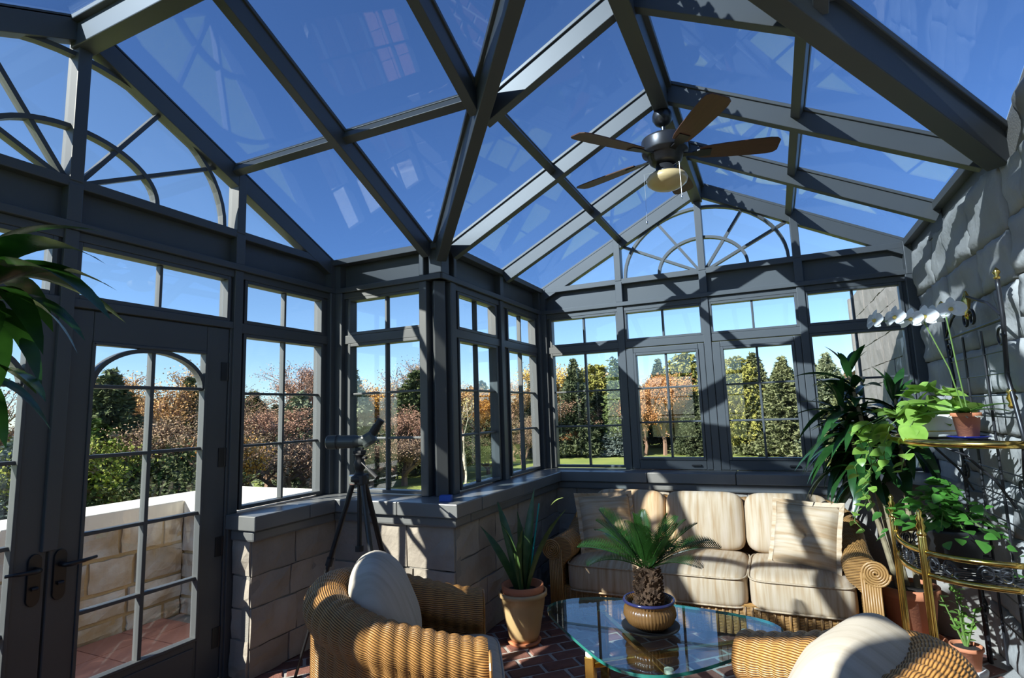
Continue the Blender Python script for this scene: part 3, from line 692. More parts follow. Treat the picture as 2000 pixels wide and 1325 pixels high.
def pillow(sz, th, seed=1, rot=False, flange=.03):
    """square throw pillow lying in the xy plane with a tufted centre and a flat flange"""
    m = MB(); n = 22; vs = []; uvs = []; fs = []; rnd = random.Random(seed); off = Vector((rnd.uniform(0, 50), 3, 0))
    for sgn in (1, -1):
        for j in range(n+1):
            for i in range(n+1):
                u = -1+2*i/n; v = -1+2*j/n; pin = 1-.06*(abs(u*v))
                t = max(0., (1-abs(u)**3.2)*(1-abs(v)**3.2))**.55
                tuft = math.exp(-(u*u+v*v)/.03)
                z = th/2*t*(1-.78*tuft-.18*math.exp(-abs(u)/.10)*(1-abs(v))-.18*math.exp(-abs(v)/.10)*(1-abs(u)))+noise.noise(Vector((u*3, v*3, sgn))+off)*.012*t
                bow = 1-.045*(1-v*v)*abs(u)-.045*(1-u*u)*abs(v)
                vs.append((u*sz/2*bow, v*sz/2*bow, sgn*z)); uvs.append((v*sz/2+seed, u*sz/2) if rot else (u*sz/2+seed, v*sz/2))
    N = (n+1)**2
    for sgn in range(2):
        for j in range(n):
            for i in range(n): q = sgn*N+j*(n+1)+i; fs.append((q, q+1, q+n+2, q+n+1))
    m.add(vs, fs, uvs); ed = []
    for i in range(n): ed.append(i)
    for j in range(n): ed.append(j*(n+1)+n)
    for i in range(n, 0, -1): ed.append(n*(n+1)+i)
    for j in range(n, 0, -1): ed.append(j*(n+1))
    fl_ = MB(); inner = [Vector(vs[e]) for e in ed]; rnd2 = random.Random(seed+9)
    outer = [p*(1+flange*2/sz)+Vector((0, 0, rnd2.uniform(-.006, .006))) for p in inner]; K = len(ed)
    fl_.add([p+Vector((0, 0, .004)) for p in inner]+[p+Vector((0, 0, .003)) for p in outer]+[p-Vector((0, 0, .004)) for p in inner]+[p-Vector((0, 0, .003)) for p in outer],
            [(k, (k+1) % K, K+(k+1) % K, K+k) for k in range(K)]+[(2*K+k, 3*K+k, 3*K+(k+1) % K, 2*K+(k+1) % K) for k in range(K)]+[(K+k, K+(k+1) % K, 3*K+(k+1) % K, 3*K+k) for k in range(K)],
            [(p.x, p.y) for p in inner+outer+inner+outer])
    return m, fl_
def scroll(m, c, r, ax, turns=4, tr_=.0065):
    """coiled cane disc facing 'ax' ('x' or 'y') at c"""
    pts = []
    for i in range(turns*18+1):
        a = 2*PI*i/18; rr = .006+(r-.006)*i/(turns*18)
        pts.append((c[0], c[1]+rr*math.cos(a), c[2]+rr*math.sin(a)) if ax == 'x' else (c[0]+rr*math.cos(a), c[1], c[2]+rr*math.sin(a)))
    m.tube(pts, tr_, 6)
def armchair(name, label, loc, rz):
    t = thing(name, label, 'armchair', loc, rz)
    m = MB(); hf = lambda s_: .565+.19*max(0, math.sin(PI*s_))**1.5
    sweep(m, upath(.70, .36, -.36, .34, squareness=1.0), wick_profile(.03, .09, .03, .24), hf, .05, .0075)
    m.build('woven_shell', WK, t, smooth=True)
    m = MB(); m.box2((.30, -.33, .03), (.345, .33, .25)); uvs = [(v[1]+.4, v[2]) for v in m.v]; m.uv = uvs; m.has = True; m.build('front_apron', WK, t, bevel=.006)
    m = MB(); m.box2((-.28, -.32, .17), (.31, .32, .23)); m.uv = [(v[0], v[1]) for v in m.v]; m.has = True; m.build('seat_deck', WK, t)
    for s_ in (-1, 1):
        for x in (.33, -.22):
            q = MB(); yy = .335 if x > 0 else .26; q.tube([(x, s_*yy, 0), (x, s_*yy, .06)], .022, 10); q.build('foot', CANE, t)
        q = MB(); scroll(q, (.366, s_*.377, .565-.09), .078, 'x'); q.build('arm_scroll', CANE, t)
        q = MB()
        for k in range(5): q.tube([(.366, s_*(.328+k*.013), .04), (.366, s_*(.328+k*.013), .43)], .006, 6)
        q.build('arm_front_reeds', CANE, t)
    return t
CH1 = ((.44, -1.06, 0), math.radians(30))
ch1 = armchair('wicker_armchair', 'honey wicker barrel armchair in front of the tripod, turned to the table', *CH1)
CH2 = ((2.05, -1.16, 0), math.radians(160))
ch2 = armchair('wicker_armchair', 'honey wicker barrel armchair cut off by the bottom edge at right', *CH2)
def place(o, base, local, rz=0., rx=0., ry=0.):
    (bx_, by_, bz_), ba = base; Rz = Matrix.Rotation(ba, 4, 'Z')
    o.matrix_world = Matrix.Translation((bx_, by_, bz_)) @ Rz @ Matrix.Translation(local) @ Matrix.Rotation(rz, 4, 'Z') @ Matrix.Rotation(ry, 4, 'Y') @ Matrix.Rotation(rx, 4, 'X')
def soft(name, m, fabric_, label, cat, base, local, rz=0, rx=0, ry=0, pipe=None, flange=None, group=None):
    o = m.build(name, fabric_, None, smooth=True); tag(o, label, cat, group)
    if pipe is not None:
        for q in pipe: q.build('piping', fabric_, o, smooth=True)
    if flange is not None: flange.build('flange', fabric_, o, smooth=False); 
    place(o, base, local, rz, rx, ry); return o
B1, B2 = CH1, CH2
for bs, who in ((B1, 'of the armchair by the tripod'), (B2, 'of the armchair at lower right')):
    soft('seat_cushion', cushion(.66, .56, .15, seed=4 if bs is B1 else 5, uvswap=True), FABG, 'cream linen seat cushion '+who, 'cushion', bs, (.10, 0, .307), pipe=[piping(.66, .56, .15, .045), piping(.66, .56, .15, -.045)])
b_ = cushion(.50, .50, .20, e1=.75, e2=.75, crown=.03, seed=6); 
o = soft('back_pillow', b_, FABG, 'plump grey-cream round back pillow leaning in the armchair by the tripod', 'pillow', B1, (-.085, .02, .60), ry=math.radians(68))
m = MB(); m.lathe([(.0, .0), (.014, .002), (.016, .006), (.010, .010), (0.001, .011)], 12, c=(0, 0, .105), cap=False); m.build('button', FABG, o, smooth=True)
o = soft('back_pillow', cushion(.44, .58, .25, e1=.62, e2=.55, crown=.03, seed=8), FABG, 'large striped cream back pillow in the armchair at lower right', 'pillow', B2, (-.11, -.02, .57), ry=math.radians(58))

# ---- sofa (open towards -y);  local +x is the seat direction
SB0 = ((1.475, 1.12, 0), -PI/2)
so = thing('wicker_sofa', 'three-seat honey wicker sofa with rolled arms under the back windows', 'sofa', SB0[0], SB0[1])
SW = 1.92
m = MB(); 
def sof_h(s_):
    a = min(s_, 1-s_); t = min(max((a-.09)/.17, 0), 1); t = t*t*(3-2*t); return .555+.20*t
sweep(m, upath(SW, .46, -.36, .22, squareness=1.), wick_profile(.035, .085, .03, .16), sof_h, .05, .007); m.build('woven_shell', WK, so, smooth=True)
m = MB(); m.box2((.38, -SW/2+.03, .03), (.435, SW/2-.03, .215)); m.uv = [(v[1]+2, v[2]) for v in m.v]; m.has = True; m.build('front_apron', WK, so, bevel=.008)
m = MB()
for k in range(44): m.tube([(.438, -SW/2+.05+k*.0423, .035), (.438, -SW/2+.05+k*.0423, .205)], .009, 6)
m.build('apron_ribs', WK, so, smooth=True)
m = MB(); m.box2((-.33, -SW/2+.03, .10), (.38, SW/2-.03, .15)); m.uv = [(v[0], v[1]) for v in m.v]; m.has = True; m.build('seat_deck', WK, so)
for s_ in (-1, 1):
    q = MB(); scroll(q, (.468, s_*(SW/2+.031), .47), .074, 'x', 5, .007); q.build('arm_scroll', CANE, so, smooth=True)
    q = MB(); 
    for k in range(8): q.tube([(.468, s_*(SW/2-.040+k*.0125), .03), (.468, s_*(SW/2-.040+k*.0125), .41+(.06 if k < 2 else 0))], .0065, 6)
    q.build('arm_front_reeds', CANE, so, smooth=True)
    for x in (.40, -.28):
        q = MB(); q.tube([(x, s_*(SW/2-.05), 0), (x, s_*(SW/2-.05), .06)], .025, 10); q.build('foot', CANE, so)
nm3 = ('at the right end', 'in the middle', 'at the left end')
for i in range(3):
    y = (i-1)*.605; yb = (i-1)*.565
    soft('seat_cushion', cushion(.72, .600, .235, e1=.36, e2=.26, crown=.018, seed=20+i, uvswap=True), FAB, 'cream streaked sofa seat cushion '+nm3[2-i], 'cushion', SB0, (.105, y, .285), pipe=[piping(.72, .6, .2, .085), piping(.72, .6, .2, -.085)], group='sofa seat cushions')
    soft('back_cushion', cushion(.42, .56, .19, e1=.5, e2=.36, crown=.03, seed=30+i, uvswap=False), FAB, 'cream streaked sofa back cushion '+nm3[2-i], 'cushion', SB0, (-.19, yb, .60), ry=math.radians(76), group='sofa back cushions')
pm, pf = pillow(.40, .20, 3, False); soft('throw_pillow', pm, FAB, 'square tufted cream throw pillow against the left sofa arm', 'pillow', SB0, (.09, -.68, .605), rz=math.radians(30), rx=0, ry=math.radians(66), flange=pf, group='sofa throw pillows')
pm, pf = pillow(.40, .20, 5, False); soft('throw_pillow', pm, FAB, 'square tufted cream throw pillow against the right sofa arm', 'pillow', SB0, (.13, .66, .595), rz=math.radians(-24), ry=math.radians(68), flange=pf, group='sofa throw pillows')

# ---- glass coffee table
TZ = .405
tb = thing('coffee_table', 'low coffee table with clear glass top and crossed brass base', 'table', (1.37, -.42, 0))
def blob(n=72):
    pts = []
    for i in range(n):
        a = 2*PI*i/n+math.radians(12); c, s_ = sup(math.cos(a), .62), sup(math.sin(a), .62)
        x, y = .475*c, .44*s_; r_ = math.radians(-6); pts.append((x*math.cos(r_)-y*math.sin(r_)+.0*y-.05*s_, x*math.sin(r_)+y*math.cos(r_)))
    return pts
ol = [(-.555, .104), (-.55, .225), (-.44, .335), (-.282, .405), (.111, .40), (.479, .345), (.59, .27), (.615, .152), (.54, -.003), (.423, -.162), (.285, -.345), (.156, -.45), (.03, -.465), (-.09, -.41), (-.258, -.24), (-.435, -.05)]
def smooth_loop(p, it=3):
    for _ in range(it):
        q = []
        for i in range(len(p)):
            a, b = p[i], p[(i+1) % len(p)]; q += [(a[0]*.75+b[0]*.25, a[1]*.75+b[1]*.25), (a[0]*.25+b[0]*.75, a[1]*.25+b[1]*.75)]
        p = q
    return p
ol = smooth_loop(ol, 3)
m = MB(); K = len(ol); m.add([(x, y, TZ) for x, y in ol]+[(x, y, TZ-.015) for x, y in ol], [tuple(range(K)), tuple(range(2*K-1, K-1, -1))]); gt = m.build('glass_top', GT, tb, fix=False)
m = MB(); m.add([(x*1.001, y*1.001, z) for z in (TZ-.0005, TZ-.0145) for x, y in ol], [(k, K+k, K+(k+1) % K, (k+1) % K) for k in range(K)]); m.build('glass_edge', GE, gt, smooth=True)
LG = [(-.29, .28), (.17, -.34), (.44, .19), (-.18, -.30)]
for a, b in ((0, 1), (2, 3)):
    m = MB(); zz = TZ-.035 if a == 0 else TZ-.055
    m.bar((*LG[a], zz), (*LG[b], zz), .03, .025); m.build('cross_bar', BRASS, tb, bevel=.004)
for x, y in LG:
    m = MB(); m.box2((x-.022, y-.022, 0), (x+.022, y+.022, TZ-.030)); m.build('leg', BRASS, tb, bevel=.004)
    m = MB(); m.tube([(x, y, TZ-.030), (x, y, TZ-.0155)], .02, 16); m.build('glass_pad', WHT, tb)

# ---- tripod and spotting scope
TB = (-.19, -.62)
tp = thing('tripod', 'black camera tripod standing by the stone wall behind the armchair', 'tripod', (*TB, 0))
AP = [math.radians(a) for a in (192, -28, 84)]
for k, a in enumerate(AP):
    top = Vector((.035*math.cos(a), .035*math.sin(a), 1.10)); ft = Vector((.40*math.cos(a), .40*math.sin(a), 0))
    m = MB(); m.tube([top, top.lerp(ft, .42)], .0155, 10); lg = m.build('leg', BLK, tp)
    m = MB(); m.tube([top.lerp(ft, .38), top.lerp(ft, .72)], .012, 10); m.build('lower_tube', BLK, lg)
    m = MB(); m.tube([top.lerp(ft, .70), top.lerp(ft, 1)], .009, 10); m.build('foot_tube', BLK, lg)
    for s_ in (.42, .72):
        c = top.lerp(ft, s_); m = MB(); m.tube([top.lerp(ft, s_-.02), top.lerp(ft, s_+.02)], .020, 10); m.build('lever_lock', BLKM, lg)
    m = MB(); m.box(top+Vector((0, 0, .0)), (.045, .045, .06)); m.build('hip_joint', CHAIN if k == 0 else BLKM, tp, bevel=.008)
m = MB(); m.tube([(0, 0, .72), (0, 0, 1.15)], .0135, 12); m.build('centre_column', BLK, tp)
m = MB(); m.tube([(0, 0, .70), (0, 0, .73)], .024, 12); m.build('column_foot', BLKM, tp)
m = MB(); m.lathe([(.03, 1.085), (.05, 1.09), (.05, 1.115), (.03, 1.13), (.022, 1.15), (.03, 1.16), (.034, 1.19), (.026, 1.21), (.022, 1.235), (.035, 1.24), (.035, 1.25)], 18); m.build('pan_head', BLKM, tp, smooth=True)
m = MB(); m.tube([(.02, -.01, 1.20), (.10, -.03, 1.155)], .005, 8); ph = m.build('pan_handle', BLK, tp)
m = MB(); m.tube([(.09, -.0275, 1.160), (.165, -.047, 1.118)], .0115, 10); m.build('handle_grip', BLKM, ph)
m = MB(); m.tube([(.02, 0, 1.225), (.062, -.015, 1.225)], .009, 8); m.build('lock_knob', BLKM, tp)
m = MB(); m.box((0, 0, 1.258), (.06, .05, .016)); m.build('mount_plate', BLKM, tp, bevel=.003)
sc = thing('spotting_scope', 'grey spotting scope with angled eyepiece on top of the tripod', 'telescope', (TB[0], TB[1], 1.268), math.radians(200))
m = MB(); m.lathe([(.001, .195), (.036, .195), (.041, .19), (.041, .125), (.038, .12), (.038, .03), (.030, .0), (.030, -.06), (.001, -.06)], 24); ob = m.build('scope_body', SCOPE, sc, smooth=False); ob.rotation_euler = (0, PI/2, 0); ob.location = (0, 0, .05)
m = MB(); m.lathe([(.0415, .127), (.0425, .127), (.0425, .135), (.0415, .135)], 24, cap=False); r1 = m.build('hood_ring', BLKM, ob)
m = MB(); m.box((-.055, 0, .06), (.085, .062, .075), Matrix.Rotation(.5, 3, 'Y')); m.build('prism_housing', SCOPE, sc, bevel=.018)
m = MB(); m.tube([(-.06, 0, .07), (-.105, 0, .135)], .024, 16); m.tube([(-.098, 0, .125), (-.13, 0, .172)], [.020, .022], 16); m.build('eyepiece', BLKM, sc)
m = MB(); m.box((0, 0, .008), (.045, .03, .016)); m.build('mounting_foot', BLKM, sc, bevel=.002)
o = MB().box((.085, -.125, ZS+.018), (.075, .05, .036), Matrix.Rotation(.3, 3, 'Z')).build('tape_box', BLUE, None, bevel=.002); tag(o, 'small bright blue box on the sill at the corner post', 'box')

# ---- ceiling fan
fx, fy = R_/2, .13
fn = thing('ceiling_fan', 'dark bronze ceiling fan with five walnut blades and amber light bowl', 'fan', (fx, fy, 2.78))
zt = zr-.20-2.78
m = MB(); m.lathe([(.03, zt), (.055, zt), (.062, zt-.02), (.062, zt-.045), (.045, zt-.075), (.02, zt-.09)], 24); m.build('canopy', BRZ, fn, smooth=True)
m = MB(); m.tube([(0, 0, zt-.08), (0, 0, .33)], .012, 12); m.build('downrod', BRZ, fn)
m = MB(); m.lathe([(.02, .345), (.05, .335), (.115, .325), (.137, .312), (.14, .30), (.14, .235), (.137, .225), (.11, .215), (.095, .17), (.07, .15), (.05, .148)], 36); m.build('motor_housing', BRZ, fn, smooth=True)
m = MB(); m.lathe([(.05, .15), (.062, .145), (.062, .11), (.085, .10), (.085, .085), (.05, .085)], 28); m.build('light_fitter', BRZ, fn, smooth=True)
m = MB(); m.lathe([(.075, .09), (.112, .08), (.124, .06), (.118, .035), (.09, .012), (.05, -.004), (.001, -.010)], 32, cap=False); m.build('light_bowl', SHADE, fn, smooth=True)
for k in range(5):
    a = math.radians(16+72*k); Rz = Matrix.Rotation(a, 4, 'Z') @ Matrix.Rotation(math.radians(-12), 4, 'X')
    m = MB(); n_ = 14; top = []; 
    prof = [(.20, .045), (.24, .055), (.34, .064), (.5, .072), (.6, .073), (.64, .066), (.66, .045)]
    pts = [(x, y_) for x, y_ in prof]+[(x, -y_) for x, y_ in prof[::-1]]
    m.poly([(x, y_, 0) for x, y_ in pts], .006, (0, 0, 1)); b = m.build('blade', WOODF, fn); b.matrix_local = Matrix.Translation((0, 0, .215)) @ Rz
    m = MB(); m.poly([(.09, .02, -.003), (.16, .014, -.003), (.20, .032, -.003), (.27, .032, -.003), (.27, -.032, -.003), (.20, -.032, -.003), (.16, -.014, -.003), (.09, -.02, -.003)], .008, (0, 0, 1)); m.build('blade_iron', BRZ, b)
for (x, y_, l) in ((.06, -.06, .21), (-.09, .0, .30)):
    m = MB(); m.tube([(x*.8, y_*.8, .12), (x*1.5, y_*1.5, .118), (x*1.52, y_*1.52, .118-l)], .001, 5); pc = m.build('pull_chain', CHAIN, fn)
    m = MB(); m.lathe([(.001, .012), (.006, .006), (.005, -.006), (.001, -.014)], 10, c=(x*1.52, y_*1.52, .118-l-.01), cap=False); m.build('chain_pull', CHAIN, pc, smooth=True)

# ---------------------------------------------------------------- plants
def blade_mesh(name, m_, length, width, droop=.6, fold=.25, n=7, tipw=.0, wp=None, mat_side=None):
    """strap leaf along +x from the origin, arching down by 'droop' (fraction of length)"""
    mb = MB(); vs = []; uvs = []
    for i in range(n+1):
        t = i/n; wv = (wp(t) if wp else math.sin(PI*min(1, t*.92+.08))**.75)*width/2
        x = length*(t-.18*droop*t*t*t); z = length*(.25*t*(1-t)*(droop > 0)-droop*t*t*.75)
        vs += [(x, -wv, z+fold*wv), (x, 0, z), (x, wv, z+fold*wv)]
    fs = []
    for i in range(n):
        for k in range(2): a = i*3+k; fs.append((a, a+3, a+4, a+1))
    mb.add(vs, fs); me = bpy.data.meshes.new(name); me.from_pydata([tuple(v) for v in mb.v], [], mb.f); me.polygons.foreach_set('use_smooth', [True]*len(me.polygons)); me.materials.append(m_)
    return me
def heart_mesh(name, m_, size, lobes=1.):
    """heart-shaped leaf, stalk at origin, tip along +x, slightly cupped"""
    out = []
    N = 9
    for i in range(N+1):
        t = i/N; wv = .52*math.sin(PI*t**.62)**.8*(1-.15*t)
        out.append((t-.12*lobes*(1 if i == 0 else 0), wv))
    vs = []; 
    for i, (x, wv) in enumerate(out):
        xb = x-.14*lobes*math.sin(PI*min(1, (1-x)))*(wv > .3)*(x < .35)
        z0 = -.22*x*x
        vs += [(x*size, 0, z0*size), (xb*size, wv*size, (z0+.10*wv)*size), (xb*size, -wv*size, (z0+.10*wv)*size)]
    fs = []
    for i in range(N): a = i*3; fs += [(a, a+3, a+4, a+1), (a, a+2, a+5, a+3)]
    me = bpy.data.meshes.new(name); me.from_pydata(vs, [], fs); me.polygons.foreach_set('use_smooth', [True]*len(me.polygons)); me.materials.append(m_)
    return me
def put_leaf(me, parent, pos, az, el, roll=0., s_=1., name='leaf'):
    Mx = Matrix.Translation(pos) @ Matrix.Rotation(az, 4, 'Z') @ Matrix.Rotation(-el, 4, 'Y') @ Matrix.Rotation(roll, 4, 'X') @ Matrix.Scale(s_, 4)
    return link(name, me, parent, mw=Mx)
def pot(parent, name, prof, m_, n=32, soil_z=None, soil_r=None, **kw):
    o = MB().lathe(prof, n, cap=False, **kw).build(name, m_, parent, smooth=True)
    if soil_z is not None: MB().lathe([(.001, soil_z+.01), (soil_r*.6, soil_z+.006), (soil_r, soil_z)], 20, cap=False).build('soil', SOIL, parent, smooth=True)
    return o
def std_pot(r, h, rim=.18):
    """terracotta flower pot profile, outer then inner"""
    b = r*.68
    return [(.001, 0), (b, 0), (b+(r*.93-b)*(1-rim), h*(1-rim)), (r*.94, h*(1-rim)), (r, h*(1-rim)+.006), (r, h), (r*.9, h), (r*.86, h*.8), (b*.8, h*.3), (.001, h*.3)]

# sago palm on the table
sp_ = thing('sago_palm_pot', 'small sago palm in a ribbed amber bowl on the glass table', 'potted plant', (1.40, -.42, TZ))
pot(sp_, 'ribbed_bowl', [(.001, .015), (.07, .015), (.105, .04), (.122, .075), (.118, .105), (.105, .118), (.116, .13), (.12, .138), (.112, .142), (.10, .13), (.09, .09), (.001, .09)], RIBM, 144, .115, .10, flute=.022, nf=48)
m = MB(); m.tube([(.117*math.cos(2*PI*i/40), .117*math.sin(2*PI*i/40),   .139) for i in range(40)], .007, 8, closed=True); m.build('bowl_rim', BLUG, sp_, smooth=True)
MB().lathe([(.001, 0), (.10, 0), (.135, .018), (.137, .026), (.13, .026), (.10, .010), (.001, .010)], 40, cap=False).build('saucer', BLKM, sp_, smooth=True)
m = MB(); rs = random.Random(2)
m.lathe([(.04, .11), (.056, .13), (.062, .18), (.060, .23), (.048, .275), (.02, .295)], 20)
for i in range(230):
    a = rs.uniform(0, 2*PI); z = rs.uniform(.12, .28); r = .060-.2*max(0, z-.235); p = Vector((r*math.cos(a), r*math.sin(a), z)); d = Vector((math.cos(a), math.sin(a), .8)).normalized()
    m.tube([p, p+d*.018], [.007, .002], 4)
m.build('trunk', SAGOT, sp_)
def frond(length, droop):
    m = MB(); N = 36; pts = []
    for i in range(N+1):
        t = i/N; pts.append(Vector((length*(t-.12*droop*t**3), 0, length*(.32*t-droop*.55*t*t))))
    m.tube(pts, [.0035*(1-.7*i/N) for i in range(N+1)], 5)
    for i in range(4, N+1):
        t = i/N; l = length*.27*math.sin(PI*min(1, .12+t*.86))**.6; p = pts[i]; tg = (pts[i]-pts[i-1]).normalized()
        for s_ in (-1, 1):
            d = (Vector((0, s_, 0))*.80+tg*.62+Vector((0, 0, .30))).normalized(); q = p+d*l; w_ = tg*.0034; md = p+d*l*.5+Vector((0, 0, -.004))
            m.add([p-w_*.6, p+w_*.6, md+w_, md-w_, q], [(0, 1, 2, 3), (3, 2, 4)])
    me = bpy.data.meshes.new('frond'); me.from_pydata([tuple(v) for v in m.v], [], m.f); me.materials.append(L_SAGO); return me
FM = [frond(.34, .62), frond(.33, .30), frond(.25, .1)]
rs = random.Random(5)
for i in range(24):
    k = 0 if i < 10 else (1 if i < 19 else 2); az = i*2.399+rs.uniform(-.2, .2); el = (.30, .62, 1.0)[k]+rs.uniform(-.12, .12)
    put_leaf(FM[k], sp_, (.02*math.cos(az),   .02*math.sin(az), .285), az, el, rs.uniform(-.3, .3), rs.uniform(.88, 1.08), 'frond')

# snake plant on the floor
sn = thing('snake_plant_pot', 'snake plant in a terracotta pot set inside a beige glazed pot', 'potted plant', (.45, .20, 0))
pot(sn, 'beige_pot', [(.001, .02), (.085, .02), (.10, .05), (.135, .22), (.145, .285), (.158, .29), (.158, .315), (.148, .318), (.14, .30), (.12, .2), (.001, .15)], BEI, 40)
MB().lathe([(.001, 0), (.10, 0), (.11, .018), (.095, .02), (.001, .012)], 32, cap=False).build('saucer', TC, sn, smooth=True)
pot(sn, 'inner_pot', [(.11, .24), (.135, .31), (.137, .355), (.125, .355), (.115, .31), (.001, .30)], TC, 32, .31, .115)
rs = random.Random(8)
for i, (az, el, l) in enumerate([(2.7, 1.22, .62), (1.0, 1.45, .66), (.25, 1.12, .60), (2.1, 1.4, .5), (3.3, 1.05, .48), (4.4, 1.3, .5), (5.2, 1.38, .45), (1.6, 1.3, .42), (.6, 1.4, .4), (3.8, 1.42, .38)]):
    me = blade_mesh('snake_leaf', L_SNAKE if i != 2 else L_SNAKE, l, .06, .05, .35, 8, wp=lambda t: (.55+.45*math.sin(PI*min(1, t*1.1)))*(1-max(0, t-.72)/.28)**.8)
    a2 = az; put_leaf(me, sn, (.035*math.cos(a2), .035*math.sin(a2), .305), az, el, rs.uniform(-.7, .7))
me = blade_mesh('lime_leaf', L_LIME, .10, .045, .1, .2); put_leaf(me, sn, (.20, .05, .845), .3, .6)
MB().tube([(.03, .02, .31), (.13, .02, .86)], .0055, 8).build('support_stake', mat('teal_stake', (.0, .22, .2), .4), sn)

# dracaena behind the sofa's right end
dr = thing('dracaena_pot', 'tall dark green dracaena in a big terracotta pot beside the sofa', 'potted plant', (2.67, 1.02, 0))
pot(dr, 'terracotta_pot', [(x, z+.03) for x, z in std_pot(.165, .30)], TC, 40, .31, .14)
MB().lathe([(.001, 0), (.15, 0), (.17, .03), (.155, .032), (.14, .02), (.001, .018)], 36, cap=False).build('saucer', TC, dr, smooth=True)
rs = random.Random(12); DL = [blade_mesh('drac_leaf', L_DRAC, .34, .062, .75, .3, 8), blade_mesh('drac_leaf', L_DRAC, .30, .058, .35, .3, 8), blade_mesh('drac_leaf', L_DRAC, .24, .05, .1, .3, 7)]
for (bx_, by_, h, lean) in ((.0, .02, 1.66, (-.18, .05)), (-.05, -.03, 1.45, (-.20, .06)), (.05, .0, 1.48, (.02, .10)), (-.02, .05, 1.30, (-.12, .14))):
    pts = [Vector((bx_+lean[0]*t, by_+lean[1]*t, .31+(h-.31)*t)) for t in (0, .25, .5, .75, 1)]
    MB().tube(pts, [.018, .016, .015, .013, .008], 8).build('cane', TRUNK, dr)
    N = 46
    for i in range(N):
        t = i/N; z = .60+.40*t; p = pts[0].lerp(pts[4], z) if False else Vector((bx_+lean[0]*z, by_+lean[1]*z, .31+(h-.31)*z))
        k = 0 if t < .55 else (1 if t < .85 else 2); az = i*2.4+rs.uniform(-.3, .3)
        if math.cos(az) > .35 and k < 2: az += 1.9
        put_leaf(DL[k], dr, p, az, (.0, .35, .95)[k]+rs.uniform(-.25, .25), rs.uniform(-.3, .3), rs.uniform(.85, 1.25))

# dark hanging foliage at the left edge, close to the camera
hp = thing('hanging_foliage_plant', 'dark strap-leaved plant hanging in at the left picture edge', 'potted plant', (.10, -2.67, 1.16))
MB().lathe([(.001, 0), (.09, 0), (.12, .16), (.125, .20), (.11, .20), (.10, .14), (.001, .14)], 28, cap=False).build('hanging_pot', TC, hp, smooth=True)
for k in range(3):
    a = 2*PI*k/3; MB().tube([(.12*math.cos(a), .12*math.sin(a), .20), (0, 0, 1.5)], .003, 5).build('hanger_cord', BLKM, hp)
MB().tube([(0, 0, 1.5), (0, 0, 1.85)], .003, 5).build('hanger_cord', BLKM, hp)
rs = random.Random(3); HLm = [blade_mesh('hang_leaf', L_HANG, .30, .085, 1.0, .25, 10), blade_mesh('hang_leaf', L_HANG, .27, .08, .7, .25, 10), blade_mesh('hang_leaf', L_HANG, .22, .07, 1.2, .25, 10)]
for p_ in ((.25, .065, .66), (.23, .08, .42)):
    MB().tube([(0, 0, .14), (.10, .03, p_[2]*.55), p_], [.012, .010, .006], 8).build('stem', STEM, hp)
for i, (az, el, k, s_, z) in enumerate([(.43, .75, 0, 1.0, .66), (.30, .45, 0, 1.1, .64), (.62, .55, 1, 1.1, .62), (.15, .2, 2, 1.0, .62), (.50, .15, 1, .95, .60), (.80, .3, 2, 1., .60), (-.3, .4, 0, .9, .66), (.38, -.1, 2, .9, .58), (-.1, .0, 2, .9, .60), (1.3, .5, 0, .9, .64), (.55, .95, 1, 1.0, .67), (.25, -.3, 2, .8, .57), (-.6, .1, 1, .8, .62), (2.2, .5, 0, .9, .64), (3.4, .4, 1, .9, .62),
                                             (.40, .25, 1, .85, .42), (.05, .1, 2, .8, .40), (.8, .2, 2, .75, .41), (.43, -.5, 2, .7, .39), (2.0, .4, 1, .8, .42)]):
    put_leaf(HLm[k], hp, (.25 if z > .5 else .23, .07, z), az, el, rs.uniform(-.35, .35), s_)

# ---------------------------------------------------------------- brass and iron etagere at the right wall
XB, YE0, YE1, YC_ = 2.985, -.10, .88, .40
et = thing('plant_stand', 'black iron and brass demilune plant stand against the stone wall', 'stand', (XB, YC_, 0))
def demi(ax, ay, z, n=26, e=.85):
    return [(-ax*sup(math.sin(PI*i/n), e), -ay*sup(math.cos(PI*i/n), e), z) for i in range(n+1)]
T1, T2 = .62, 1.245
for z, ax, ay, r, nm in ((.72, .42, .42, .0135, 'brass_rail'), (T1-.005, .42, .42, .0135, 'brass_rail'), (T2, .39, .50, .018, 'shelf_edge')):
    MB().tube(demi(ax, ay, z), r, 10).build(nm, BRASS, et, smooth=True)
for z, ax, ay in ((T1, .41, .41), (T2-.002, .38, .49)):
    sh = MB()
    for k in range(-11, 12):
        y = k*.042
        if abs(y) < ay-.01:
            x = -ax*(1-(abs(y)/ay)**2.4)**(1/2.4) if abs(y) < ay else 0; sh.tube([(0, y, z), (x, y, z)], .0035, 6)
    for k in (1, 2, 3): sh.tube([(x_*k/4, y_*k/4, z-.003) for x_, y_, _ in demi(ax, ay, z)], .004, 6)
    sh.build('wire_shelf', BLK, et)
def flute(parent, x, y, z0, z1, r):
    m = MB(); m.lathe([(r*.8, z0), (r, z0+.01), (r, z1-.01), (r*.8, z1)], 40, c=(x, y, 0), flute=.12, nf=10); o = m.build('fluted_leg', BRASS, parent, smooth=True)
    m = MB(); prof = [(.5, 0), (1.15, .008), (1.15, .02), (.7, .03), (1.2, .05), (.7, .07), (1.0, .085), (.5, .10), (.8, .118), (.1, .135)]
    m.lathe([(r*1.1*a, z1-.01+b) for a, b in prof], 20, c=(x, y, 0)); m.build('turned_finial', BRASS, o, smooth=True)
for (x, y) in ((-.405, .22), (-.365, -.255)): flute(et, x, y, 0, .80, .0165)
for y in (-.42, .42): MB().tube([(0, y, 0), (0, y, .78)], .010, 8).build('rear_leg', BLK, et)
